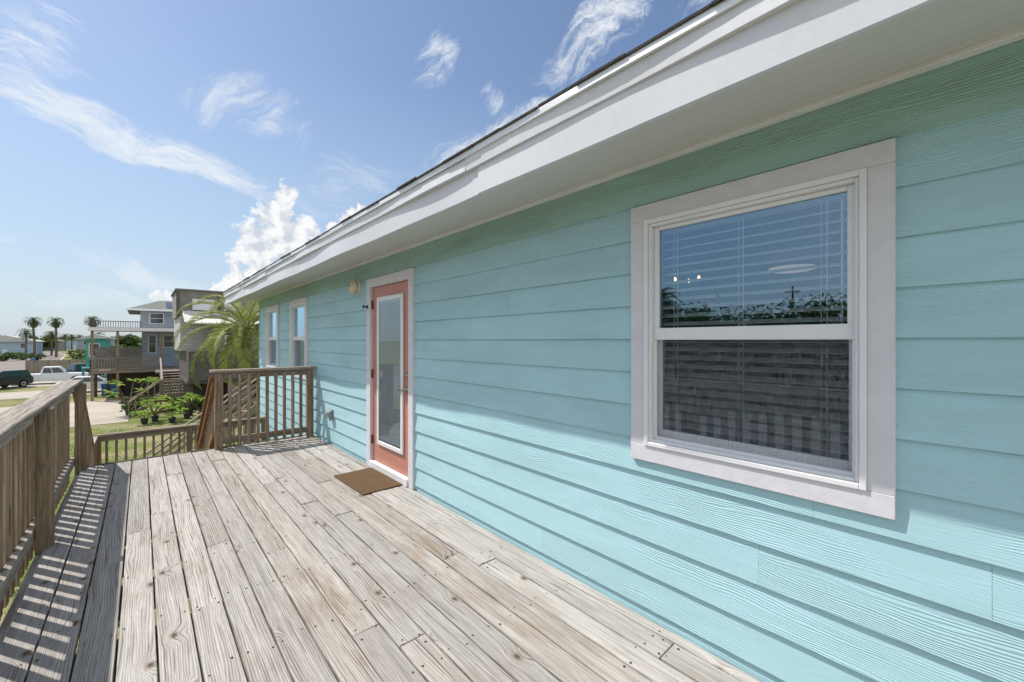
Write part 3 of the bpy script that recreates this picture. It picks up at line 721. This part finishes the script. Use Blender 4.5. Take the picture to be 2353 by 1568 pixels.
for px,dep,sc in ((55,100,1),(85,98,.9),(180,105,1.3),(205,90,1.3),(225,75,1.1),(10,95,1.1)):
    p=at(px,790,dep); copy_thing(s0,(p.x,p.y,ZG),px,sc)
for px,dep,sc in ((262,66,1.5),(282,74,2.0),(305,78,2.2),(250,80,1.9),(322,70,1.8)):
    p=at(px,790,dep); copy_thing(s0,(p.x,p.y,ZG),px,sc,'leafy green bush between the turquoise house and the porch house','bushes behind the porch house')
for i,(px,py,sc,lb) in enumerate(((318,950,.62,'dark low bush at the foot of the lattice stair'),(478,955,.7,'dark low bush under the grey wooden house'),(405,948,.5,'dark low bush under the lattice landing'))):
    p=gnd(px,py); q=copy_thing(s0,(p.x,p.y,ZG),px,sc,lb)
    if 'group' in q: del q['group']
t1=tree('broadleaf_tree','bushy tree across the street mirrored in the large window','tree',(-32,7,ZG),7.7,3.9,3.6,150,80,.16,M['leafa'],8,'trees across the street')
for x,y,sc in ((-33,11.5,.95),(-31,16,1.0),(-34,20.5,1.0),(-32,25,1.02),(-33,3,.95),(-32,-4,1.1),(-35,32,1.1),(-36,40,1.0)): copy_thing(t1,(x,y,ZG),x+y,sc)
palm('fan_palm','palm across the street mirrored at the left of the large window',(-27,16.8,ZG),8.0,2.2,36,18,M['palmf'],15,None,.08)
up=thing('utility_pole','wooden utility pole with a transformer across the street','utility pole',(-46,12.2,ZG))
MB().path([(-46,12.2,ZG),(-46,12.2,ZG+10.4)],[.13,.09],10).build('pole',M['bark'],up)
MB().box(-46.05,-45.95,11.5,12.9,ZG+9.8,ZG+9.92).build('crossarm',M['bark'],up)
MB().lathe((-45.7,12.2,ZG+8.2),(0,0,1),[(.2,0),(.24,.05),(.24,.8),(.12,.9)],12).build('transformer',M['greyplastic'],up)

def plumeria(label,loc,h,seed,potm,n=5):
    r=random.Random(seed); t=thing('potted_plant',label,'plant',loc); m=MB()
    m.lathe((0,0,0),(0,0,1),[(.13,0),(.18,.26),(.195,.27),(.195,.30),(.165,.30),(.155,.25)],14)
    o=m.build('pot',potm,None,org=(0,0,0)); o.parent=t
    m=MB(); lf=MB()
    for k in range(n):
        a=k*6.28/n+r.uniform(-.4,.4); e=r.uniform(.3,.9); tip=Vector((math.cos(a)*e*h*.6,math.sin(a)*e*h*.6,h*r.uniform(.55,1.0)))
        m.path([(0,0,.25),tuple(Vector((tip.x*.35,tip.y*.35,h*.45))),tuple(tip)],[.035,.028,.022],6)
        for q in range(12):
            b=q*2.4; el=r.uniform(-.35,.7); d=Vector((math.cos(b)*math.cos(el),math.sin(b)*math.cos(el),math.sin(el))); L=r.uniform(.3,.5); s=d.cross(Vector((0,0,1))).normalized()*.06
            p0=tip; p1=tip+d*L*.55; p2=tip+d*L+Vector((0,0,-.1))
            lf.add([p0,p1-s,p2,p1+s],[(0,1,2,3)],0,r.random())
    o=m.build('stem',M['bark'],None,org=(0,0,0)); o.parent=t
    o=lf.build('foliage',M['leafb'],None,org=(0,0,0),recalc=False); o.parent=t; return t
pl=[('tall bright green potted plant at the left foot of the lattice stair',(296,955),2.4,1,'pot',9),('bushy bright green potted plant in front of the lattice landing',(356,968),1.35,2,'potblue',6),
    ('small bright green plant in a dark pot at the centre of the pot row',(396,972),1.05,3,'pot',4),('bright green potted plant right of the lattice landing',(430,962),1.8,4,'pot',6),('upright green potted plant rightmost in the pot row',(462,960),1.6,5,'potblue',4),
    ('low leafy potted plant left of the bushy one beside the steps',(332,975),.8,6,'pot',4)]
for l,(px,py),h,s,pm,n in pl:
    p=gnd(px,py); plumeria(l,(p.x,p.y,ZG),h,s,M[pm],n)

# ------------------------------------------------------------------ neighbouring houses
def lat(m,A,B,z0,z1,st=.16,w=.03):
    """diagonal lattice between two points in plan"""
    A=Vector((*A,0));B=Vector((*B,0)); L=(B-A).length; d=(B-A)/L; H=z1-z0; t=-H
    while t<L:
        for sg in (0,1):
            a,b=t,t+H; za,zb=(z0,z1) if sg==0 else (z1,z0)
            a2=max(a,0);b2=min(b,L)
            if b2-a2>.02:
                f=lambda q:za+(zb-za)*(q-a)/H
                p=A+d*a2;q=A+d*b2; m.bar((p.x,p.y,f(a2)),(q.x,q.y,f(b2)),.012 if sg else .02,w)
        t+=st
def simple_rail(m,A,B,z0,z1,pitch=.16):
    A=Vector((*A,0));B=Vector((*B,0)); L=(B-A).length; d=(B-A)/L
    for z in (z1,z0+.1): m.bar((A.x,A.y,z),(B.x,B.y,z),.08,.06)
    t=0
    while t<=L: p=A+d*t; m.bar((p.x,p.y,z0),(p.x,p.y,z1),.04,.04); t+=pitch
def wn(root,x0,x1,z0,z1,y,fr='white'):
    f=MB().box(x0-.08,x1+.08,y-.04,y,z0-.08,z1+.08).build('window',M[fr],root)
    MB().box(x0,x1,y-.055,y-.041,z0,z1).build('window_pane',M['farglass'],f)
    MB().box(x0,x1,y-.07,y-.056,(z0+z1)/2-.02,(z0+z1)/2+.02).build('window_bar',M[fr],f)
A=thing('wooden_house','tall grey weathered wooden house with white metal porch roof behind the palm','house',(4,36,ZG))
MB().box(1.75,6.6,35.2,41,3.1,4.85).build('upper_wall',M['greyclap'],A)
MB().box(1.65,6.7,35.1,41.1,4.85,4.95).build('roof_cap',M['greyclap'],A)
MB().box(1.7,1.85,35.1,35.25,3.1,4.85).build('corner_post',M['darkclap'],A)
MB().box(3.95,4.1,35.1,35.2,3.1,4.85).build('corner_post',M['darkclap'],A)
MB().box(2.55,3.75,35.05,35.19,3.55,4.3).build('white_panel',M['white'],A)
MB().box(4.3,5.3,35.12,35.19,3.6,4.35).build('upper_window',M['white'],A)
m=MB(); m.add([(2.0,35.2,3.5),(7.2,35.2,3.5),(7.2,32.6,2.62),(2.0,32.6,2.62),(2.0,35.2,3.42),(7.2,35.2,3.42),(7.2,32.6,2.54),(2.0,32.6,2.54)],[(0,1,2,3),(4,7,6,5),(0,3,7,4),(1,5,6,2),(3,2,6,7),(0,4,5,1)])
for i in range(14):
    x=2.05+i*.39; m.bar((x,35.2,3.52),(x,32.6,2.64),.04,.05)
m.build('porch_roof',M['metalroof'],A)
MB().box(1.9,9,35,42,.8,3.2).build('middle_wall',M['louvre'],A)
MB().box(3.6,7.1,33.2,34.98,.8,2.7).build('porch_wall',M['greyclap'],A)
wn(A,4.2,5.0,1.3,2.3,33.2)
MB().box(2.2,8,33.0,41.9,-1.1,.8).build('lower_wall',M['darkclap'],A)
MB().box(2.1,8.1,32.9,42,-1.3,-1.1).build('floor_beam',M['dim'],A)
for px in (2.3,3.6,5.0,6.4,7.8):
    for py in (33.2,37,41.5): MB().box(px-.12,px+.12,py-.12,py+.12,ZG,-1.3).build('pile',M['dim'],A)
MB().box(2.4,7.9,35.9,36.0,ZG,-1.3).build('back_panel',M['dim'],A)
m=MB()
for i in range(12): m.box(4.4+i*.09,4.4+i*.09+.06,33.3,33.36,ZG+.3,-1.3)
m.build('corrugated_panel',M['louvre'],A)
B=thing('porch_house','two storey blue grey house with a flat white porch roof and timber deck','house',(1,51,ZG))
DB=-.9
MB().box(.0,4.6,50,60,DB,2.25).build('lower_wall',M['blueclap'],B)
MB().box(-.1,4.8,51,60,2.62,4.35).build('upper_wall',M['greyblue'],B)
MB().box(-3.1,3.6,45.5,51.2,2.26,2.52).build('porch_roof',M['white'],B)
m=MB(); e0,e1,f0,f1=-1.0,5.6,50,61
m.add([(e0,f0,4.32),(e1,f0,4.32),(e1,f1,4.32),(e0,f1,4.32),(1.4,53.6,5.45),(4.2,53.6,5.45),(4.2,57,5.45),(1.4,57,5.45)],[(0,3,2,1),(4,5,6,7),(0,1,5,4),(1,2,6,5),(2,3,7,6),(3,0,4,7)])
rf=m.build('roof',M['greenroof'],B)
MB().box(e0-.02,e1+.02,f0-.03,f0-.001,4.2,4.36).build('eave_board',M['white'],rf)
for i in range(3):
    def sq(x,t): return (x,50.4+t*2.6,4.32+(.4+t*2.6)*1.13/3.6+.06)
    x0=1.75+i*.75
    MB().add([sq(x0,.1),sq(x0+.68,.1),sq(x0+.68,.9),sq(x0,.9)],[(0,1,2,3)]).build('solar_panel',M['solar'],rf)
m=MB(); simple_rail(m,(-3,50.9),(-.1,50.9),2.53,3.2); simple_rail(m,(-3,46),(-3,50.9),2.53,3.2); m.build('roof_deck_railing',M['dim'],B)
wn(B,1.55,2.5,.9,1.95,50); wn(B,.5,.95,.4,1.95,50)
wn(B,.6,1.5,3.1,4.0,51)
MB().box(-3,2.6,46,50,DB-.25,DB).build('deck_floor',M['wx'],B)
m=MB(); simple_rail(m,(-3,46),(-1.5,46),DB,.05); simple_rail(m,(-3,46),(-3,50),DB,.05); m.build('deck_railing',M['wx'],B)
m=MB(); lat(m,(-1.5,46),(1.15,46),DB+.1,.05)
for z in (.08,DB+.08): m.bar((-1.5,46,z),(1.15,46,z),.09,.07)
m.build('lattice_railing',M['wx'],B)
for px in (-2.9,-1.45,1.2): MB().box(px-.08,px+.08,46.06,46.22,ZG,2.25).build('porch_post',M['wz'],B)
for px in (-2.9,-.2,2.4): MB().box(px-.1,px+.1,49.4,49.6,ZG,DB-.25).build('pile',M['dim'],B)
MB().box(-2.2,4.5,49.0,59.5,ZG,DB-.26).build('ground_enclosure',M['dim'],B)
MB().box(-2.95,-.02,49.9,50.0,DB,.9).build('privacy_screen',M['greyclap'],B)
s=thing('lattice_stair','grey wooden stair with lattice landing in front of the blue grey house','stairs',(1.5,37,ZG))
lz=-2.2
MB().box(.95,2.95,36.6,37.9,lz-.15,lz).build('landing',M['wx'],s)
m=MB(); lat(m,(.95,36.6),(2.95,36.6),lz+.05,lz+.9,.15,.035)
for z in (lz+.93,lz+.04): m.bar((.95,36.6,z),(2.95,36.6,z),.09,.07)
for x in (.95,1.95,2.95): m.box(x-.06,x+.06,36.54,36.66,ZG,lz+1.0)
m.build('lattice_panel',M['wx'],s)
for q in range(8):
    z=lz+.17*(q+1); y=37.9+q*.42; MB().box(1.1,2.3,y,y+.40,z-.05,z).build('tread',M['wy'],s)
for xx in (1.06,2.34):
    m=MB(); m.bar((xx,37.8,lz+.95),(xx,41.3,-.9+1.05),.09,.06); m.bar((xx,37.9,lz-.05),(xx,41.3,-.95),.06,.25)
    for q in range(9): y=37.9+q*.4; z=lz+(y-37.9)*.38; m.bar((xx,y,z),(xx,y,z+.95),.05,.05)
    m.build('stair_rail',M['wy'],s)
MB().box(.8,2.5,41.3,46,-1.02,-.88).build('walkway',M['wx'],s)
for q in range(6):
    t=(q+.5)/6; x=.95-t*1.5; y=37.1-t*1.6; z=lz-.18*(q+1); MB().box(x-.25,x+.2,y-.6,y+.6,z-.05,z).build('tread',M['wx'],s)
for of in (-.65,.65):
    m=MB(); m.bar((.95,37.1+of,lz+.95),(-.6,35.5+of,ZG+.95),.08,.06); m.bar((.95,37.1+of,lz-.05),(-.6,35.5+of,ZG+.05),.06,.22)
    for q in range(6): t=q/5; m.bar((.95-1.55*t,37.1-1.6*t+of,lz-1.1*t),(.95-1.55*t,37.1-1.6*t+of,lz-1.1*t+.95),.05,.05)
    m.build('lower_stair_rail',M['wx'],s)
Cc=thing('turquoise_house','small bright turquoise house partly hidden behind the porch house','house',(-3.5,68,ZG))
MB().box(-4.5,-2.9,64,72,-1.4,1.7).build('wall',M['tealpaint'],Cc)
MB().prism([(-4.8,1.7),(-2.6,1.7),(-2.6,1.85),(-3.7,2.15),(-4.8,1.85)],'y',63.5,72.5).build('roof',M['whiteroof'],Cc)
m=MB(); simple_rail(m,(-4.7,62.5),(-2.8,62.5),-1.4,-.4,.3); m.box(-4.7,-2.8,62.4,64,-1.55,-1.4); m.build('deck_railing',M['tealpaint'],Cc)
for px in (-4.6,-3.7,-2.9): MB().box(px-.1,px+.1,62.6,62.8,ZG,-1.55).build('pile',M['tealpaint'],Cc)
wn(Cc,-4.2,-3.5,-.2,1.1,64)
fn=thing('timber_fence','grey board fence beside the street behind the white pickup','fence',(-9,88,ZG))
m=MB()
for i in range(40): m.box(-12+i*.16,-12+i*.16+.15,88,88.03,ZG,ZG+2.0+.05*math.sin(i*3.7),0,R.random())
m.build('boards',M['wx'],fn)
for x in (-12,-9.9,-7.8,-5.7): MB().box(x-.06,x+.06,88.03,88.15,ZG,ZG+2.0).build('post',M['wz'],fn)
def far_house(label,px,dep,w,d,h,wm,rm,name='cottage'):
    p=at(px,790,dep); x,y=p.x,p.y; t=thing(name,label,'house',(x,y,ZG))
    MB().box(x-w/2,x+w/2,y,y+d,ZG,ZG+h).build('wall',M[wm],t)
    MB().prism([(x-w/2-.5,ZG+h),(x+w/2+.5,ZG+h),(x+w/2+.5,ZG+h+.15),(x,ZG+h+1.9),(x-w/2-.5,ZG+h+.15)],'y',y-.6,y+d+.6).build('roof',M[rm],t)
    for q in (-.28,.28): wn(t,x+q*w-.5,x+q*w+.5,ZG+h-1.7,ZG+h-.5,y)
    MB().box(x-.45,x+.45,y-.05,y-.001,ZG+.1,ZG+2.2).build('door',M['white'],t)
far_house('pale blue cottage with white roof at the far left of the street',12,118,12,10,4.4,'bluehouse','whiteroof')
far_house('distant pale cottage with tan roof beyond the far palms',100,190,12,10,4.2,'louvre','tanroof')
far_house('distant blue cottage with tan roof at the end of the street',172,230,13,10,5.0,'bluehouse','tanroof')
far_house('distant grey cottage right of the street end',222,140,9,10,5.2,'greyblue','whiteroof')

# ------------------------------------------------------------------ cars
def car(name,label,cat,loc,rz,kind,paint,group=None):
    t=thing(name,label,cat,loc,rz,group); P=M[paint]
    if kind=='suv': L,w,zb,zt=4.7,.93,1.05,1.74; cb=(-2.28,.95); ct=(-2.0,.25); belt=[(1.0,1.06),(2.15,.98),(2.34,.82)]
    elif kind=='sedan': L,w,zb,zt=4.8,.90,.92,1.44; cb=(-1.9,1.05); ct=(-1.15,.3); belt=[(1.0,.93),(2.2,.80),(2.4,.66)]
    else: L,w,zb,zt=5.8,.98,1.1,1.86; cb=(-.75,1.35); ct=(-.55,.65); belt=[(1.35,1.12),(2.7,1.06),(2.9,.9)]
    h=L/2; prof=[(-h,.45),(-h,zb-.1),(-h+.06,zb)]+belt+[(h,.45),(h-.15,.32),(-h+.15,.32)]
    m=MB(); m.prism(prof,'y',-w,w)
    wb,wt=w-.05,w-.22
    m.add([(cb[0],-wb,zb-.01),(cb[1],-wb,zb-.01),(cb[1],wb,zb-.01),(cb[0],wb,zb-.01),(ct[0],-wt,zt),(ct[1],-wt,zt),(ct[1],wt,zt),(ct[0],wt,zt)],[(0,3,2,1),(4,5,6,7),(0,1,5,4),(1,2,6,5),(2,3,7,6),(3,0,4,7)])
    o=m.build('body',P,None,org=(0,0,0),bevel=.05); o.parent=t; o.modifiers[0].segments=2
    def loc_(m,name,mt,par=t): q=m.build(name,mt,None,org=(0,0,0)); q.parent=par; return q
    def fp(sd,s,u):
        x=(cb[0]+(cb[1]-cb[0])*s)*(1-u)+(ct[0]+(ct[1]-ct[0])*s)*u; return (x,sd*((wb*(1-u)+wt*u)+.012),zb+(zt-zb)*u)
    sp=[(.06,.36),(.39,.66),(.69,.95)] if kind!='pickup' else [(.08,.44),(.48,.93)]
    for sd in (-1,1):
        for a,b in sp: loc_(MB().quad(fp(sd,a,.12),fp(sd,b,.12),fp(sd,b,.86),fp(sd,a,.86)),'side_window',M['farglass'])
    for X0,X1,nm,s in ((cb[1],ct[1],'windscreen',.014),(cb[0],ct[0],'rear_window',-.014)):
        f=lambda y,u:(X0*(1-u)+X1*u+s,y*(wb*(1-u)+wt*u)*.88,zb+(zt-zb)*u)
        loc_(MB().quad(f(-1,.1),f(1,.1),f(1,.9),f(-1,.9)),nm,M['farglass'])
    wx=h-.95; r=.36 if kind!='sedan' else .33
    for x in (-wx,wx):
        for sd in (-1,1):
            m=MB(); m.lathe((x,sd*(w-.2),r),(0,sd,0),[(r*.6,0),(r,.02),(r,.2),(r*.9,.225),(r*.66,.225)],18); q=loc_(m,'wheel',M['tyre'])
            m=MB(); m.lathe((x,sd*(w+.02),r),(0,sd,0),[(r*.64,0),(r*.6,.012),(r*.15,.0)],12); loc_(m,'rim',M['rim'],q)
    for x in (-wx,wx):
        for sd in (-1,1): m=MB(); m.lathe((x,sd*(w-.01),r+.03),(0,sd,0),[(r*1.16,0),(r*1.16,.013)],18); loc_(m,'wheel_arch',M['tyre'])
    for sd in (-1,1):
        loc_(MB().box(h-.1,h+.012,sd*w*.72-.16,sd*w*.72+.16,belt[-1][1]-.22,belt[-1][1]-.05),'headlight',M['lampw'])
        loc_(MB().box(-h-.012,-h+.08,sd*w*.82-.1,sd*w*.82+.1,zb-.42,zb-.12),'tail_light',M['lampr'])
        loc_(MB().box(cb[1]-.35,cb[1]-.2,sd*(w+.02)-.08,sd*(w+.02)+.08,zb+.02,zb+.17),'mirror',P)
    loc_(MB().box(h-.03,h+.05,-w*.9,w*.9,.4,.56),'front_bumper',M['tyre' if kind!='sedan' else 'carwhite']); loc_(MB().box(-h-.06,-h+.03,-w*.9,w*.9,.42,.58),'rear_bumper',M['rim'])
    if kind=='pickup': loc_(MB().box(-h+.12,cb[0]-.08,-w+.1,w-.1,zb-.05,zb+.006),'truck_bed',M['tyre'])
    return t
def parked(px,py,rz,*a): p=gnd(px,py,ZG+.03); return car(a[0],a[1],a[2],(p.x,p.y,ZG+.03),rz,a[3],a[4])
parked(-6,894,math.pi+.9,'parked_car','dark green four wheel drive at the left edge beside the street','car','suv','cargreen')
parked(118,881,0,'pickup_truck','white pickup truck parked leftmost on the neighbour driveway','pickup','pickup','carwhite')
parked(180,870,.5,'pickup_truck','dark blue pickup truck parked behind the white pickup','pickup','pickup','carblue')
parked(224,861,math.pi-1.2,'parked_car','white sport utility car parked right of the dark blue pickup','car','suv','carwhite')
parked(214,900,0,'parked_car','white saloon car parked just behind the blue bins','car','sedan','carwhite')
parked(150,800,1.2,'parked_car','distant red car on the street','car','sedan','carred')
def bin_(label,px,py):
    p=gnd(px,py); t=thing('wheelie_bin',label,'bin',(p.x,p.y,ZG+.03))
    x,y,z=p.x,p.y,ZG+.03
    MB().add([(x-.24,y-.26,z+.05),(x+.24,y-.26,z+.05),(x+.24,y+.26,z+.05),(x-.24,y+.26,z+.05),(x-.31,y-.34,z+.98),(x+.31,y-.34,z+.98),(x+.31,y+.34,z+.98),(x-.31,y+.34,z+.98)],[(0,3,2,1),(4,5,6,7),(0,1,5,4),(1,2,6,5),(2,3,7,6),(3,0,4,7)]).build('bin_body',M['binblue'],t,bevel=.03)
    MB().prism([(y-.37,z+.985),(y+.37,z+.985),(y+.36,z+1.03),(y,z+1.09),(y-.36,z+1.03)],'x',x-.33,x+.33).build('lid',M['binblue'],t,bevel=.01)
    for sd in (-1,1): MB().lathe((x+sd*.25,y+.3,z+.12),(sd,0,0),[(.12,0),(.12,.06),(.03,.07)],12).build('wheel',M['tyre'],t)
    MB().tube((x-.25,y+.4,z+.95),(x+.25,y+.4,z+.95),.02).build('handle',M['binblue'],t)
bin_('blue wheelie bin left of the pair by the driveway',244,911); bin_('blue wheelie bin right of the pair by the driveway',266,912); bin_('small distant blue bin beside the street',76,836)

# ------------------------------------------------------------------ light and sky
LX,LY=.39,.62
L=Vector((LX,-LY,-1)).normalized()
EL=math.asin(-L.z); AZ=math.atan2(-L.x,-L.y)
sd=bpy.data.lights.new('sun','SUN'); sd.energy=5.0; sd.angle=math.radians(.55); sd.color=(1,.95,.88)
so=bpy.data.objects.new('sun',sd); COL.objects.link(so); so.rotation_euler=L.to_track_quat('-Z','Y').to_euler(); so.location=(-10,15,30)
W=bpy.data.worlds.new('World'); SC.world=W; W.use_nodes=True; t=NT(W.node_tree); bg=W.node_tree.nodes['Background']
try: W.cycles.sampling_method='MANUAL'; W.cycles.sample_map_resolution=512
except Exception: pass
sky=t.n('ShaderNodeTexSky',sky_type='NISHITA',sun_disc=False,sun_elevation=EL,sun_rotation=AZ); sky.air_density=1.0; sky.dust_density=.6; sky.ozone_density=1.3
STR=.145
Dv=t.vm('NORMALIZE',t.n('ShaderNodeTexCoord').outputs['Generated'])
dz_=t.sep(Dv)[2]
# gnomonic plane about one fixed world direction, shared by all the clouds
c0=ray(700,420).normalized(); T1=c0.cross(Vector((0,0,1))).normalized(); T2=T1.cross(c0)
dc_=t.vm('DOT_PRODUCT',Dv,tuple(c0)); dc=t.m('MAXIMUM',dc_,.08); front=t.mr(dc_,.1,.25)
U0=t.m('DIVIDE',t.vm('DOT_PRODUCT',Dv,tuple(T1)),dc); V0=t.m('DIVIDE',t.vm('DOT_PRODUCT',Dv,tuple(T2)),dc)
def cpt(px,py):
    d=ray(px,py).normalized(); return Vector((d.dot(T1)/d.dot(c0),d.dot(T2)/d.dot(c0)))
wn_=t.n('ShaderNodeTexNoise'); t.put(wn_.inputs['Vector'],t.comb(U0,V0,0.0)); wn_.inputs['Scale'].default_value=5.0; wn_.inputs['Detail'].default_value=5
wv=t.sep(wn_.outputs['Color'])
U=t.m('ADD',U0,t.m('MULTIPLY_ADD',wv[0],.14,-.07)); V=t.m('ADD',V0,t.m('MULTIPLY_ADD',wv[1],.14,-.07))
def fib(p1,p2,fa,fb,seed):
    d=(cpt(*p2)-cpt(*p1)).normalized()
    a=t.m('ADD',t.m('MULTIPLY',U,d.x*fa),t.m('MULTIPLY',V,d.y*fa)); b=t.m('ADD',t.m('MULTIPLY',U,-d.y*fb),t.m('MULTIPLY',V,d.x*fb))
    return t.m('MULTIPLY_ADD',t.noise(t.comb(a,b,seed),1,9,.74,.4),2.3,-.65)
NS={'A':fib((100,240),(640,450),6,26,1.0),'B':fib((1250,190),(1480,0),8,26,5.0)}
def streak(p1,p2,wpx,nk,dens,thr=.3,soft=.6,k=.6):
    A=cpt(*p1);B=cpt(*p2); c=(A+B)/2; d=(B-A); la=d.length/2*1.2; d.normalize()
    ln=math.hypot(p2[0]-p1[0],p2[1]-p1[1]); mx,my=(p1[0]+p2[0])/2,(p1[1]+p2[1])/2
    lb=abs((cpt(mx-(p2[1]-p1[1])/ln*wpx,my+(p2[0]-p1[0])/ln*wpx)-c).dot(Vector((-d.y,d.x))))*1.45
    a=t.m('ADD',t.m('MULTIPLY',U,d.x/la),t.m('MULTIPLY_ADD',V,d.y/la,-(c.dot(d))/la)); nn=Vector((-d.y,d.x))
    b=t.m('ADD',t.m('MULTIPLY',U,nn.x/lb),t.m('MULTIPLY_ADD',V,nn.y/lb,-(c.dot(nn))/lb))
    e=t.m('ADD',t.m('MULTIPLY',a,a),t.m('MULTIPLY',b,b)); msk=t.m('SUBTRACT',1.0,e,clamp=True)
    v=t.m('ADD',NS[nk],t.m('MULTIPLY_ADD',msk,k,-.42))
    return t.m('MULTIPLY',t.m('MULTIPLY',t.mr(v,thr,thr+soft),t.mr(msk,0,.6)),dens)
ST=[((-220,110),(430,372),46,'A',.85,.24,.75,.7),((150,265),(720,468),32,'A',.85,.24,.75,.7),((-60,20),(240,200),110,'A',.85,.38,.7,.6),((-40,-10),(130,60),50,'A',.6,.38,.65,.55),
    ((430,235),(730,262),60,'B',.7,.36,.75,.6),((620,210),(690,330),34,'B',.6,.34,.7,.6),((1040,50),(945,230),54,'B',.75,.34,.7,.6),((1235,205),(1500,-40),50,'B',.9,.26,.7,.65),
    ((1100,205),(1180,240),34,'B',.5,.36,.6,.55),((930,440),(1290,230),40,'B',.85,.26,.7,.65),((640,450),(960,400),70,'A',.35,.3,.7,.5),((80,600),(560,660),32,'A',.5,.28,.65,.55),
    ((-60,535),(60,540),14,'A',.4,.28,.6,.55),((0,690),(420,700),24,'A',.35,.28,.6,.55),((1560,60),(1700,-60),60,'B',.4,.35,.6,.55)]
al=None
for q in ST:
    a=streak(*q); al=a if al is None else t.m('MAXIMUM',al,a)
al=t.m('MULTIPLY',al,front)
blobs=[(655,450,30),(638,500,46),(690,528,40),(606,560,50),(675,575,56),(560,590,36),(620,630,60),(710,610,42),(808,510,28),(834,495,18),(775,532,24),(552,650,42),(515,668,32),(372,682,22),(440,695,18)]
bm_=None; cv=t.comb(U0,V0,0.0)
for x,y,r in blobs:
    A0=cpt(x,y); A1=cpt(x+r*1.2,y); rr=(A1-A0).length
    v=t.m('SUBTRACT',1.0,t.m('MULTIPLY',t.vm('DISTANCE',cv,(A0.x,A0.y,0)),1/rr))
    bm_=v if bm_ is None else t.m('SMOOTH_MAX',bm_,v,.12)
n0=t.noise(cv,26,7,.62,.25); n1=t.noise(t.vm('ADD',cv,(-.013,.016,0)),26,4,.62,.25)
cal=t.m('MULTIPLY',t.mr(t.m('ADD',bm_,t.m('MULTIPLY_ADD',n0,2.6,-1.3)),.0,.34),t.m('MULTIPLY',front,.97))
cal=t.m('MULTIPLY',cal,t.mr(dz_,.03,.12,.5,1.0))
emb=t.mr(t.m('SUBTRACT',n0,n1),-.16,.12)
ccol=t.mix(emb,(4.4,4.75,5.3),(6.8,6.8,6.8))
# pale haze toward the horizon, unseen bright sky added behind the viewpoint as fill light
col=t.mix(t.mr(dz_,.52,-.05,0,.88,False),sky.outputs[0],(3.35,4.15,5.0))
fill_glow=t.mr(t.vm('DOT_PRODUCT',Dv,tuple(Vector((-.55,-.8,.35)).normalized())),.1,.8,0,.85)
col=t.mix(fill_glow,col,(7.2,7.5,7.9))
col=t.mix(al,col,(6.0,6.25,6.6))
col=t.mix(cal,col,ccol)
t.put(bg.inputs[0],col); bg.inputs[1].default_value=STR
# ------------------------------------------------------------------ camera
cd=bpy.data.cameras.new('camera'); cd.sensor_width=36; cd.lens=36*F/2353; cd.clip_start=.02; cd.clip_end=4000
cam=bpy.data.objects.new('camera',cd); COL.objects.link(cam); cam.location=(0,0,CAMZ); cam.rotation_euler=(math.radians(90),0,-TH); cd.shift_y=(HY-784)/2353
SC.camera=cam
SC.view_settings.view_transform='Standard'; SC.view_settings.look='None'; SC.view_settings.exposure=0
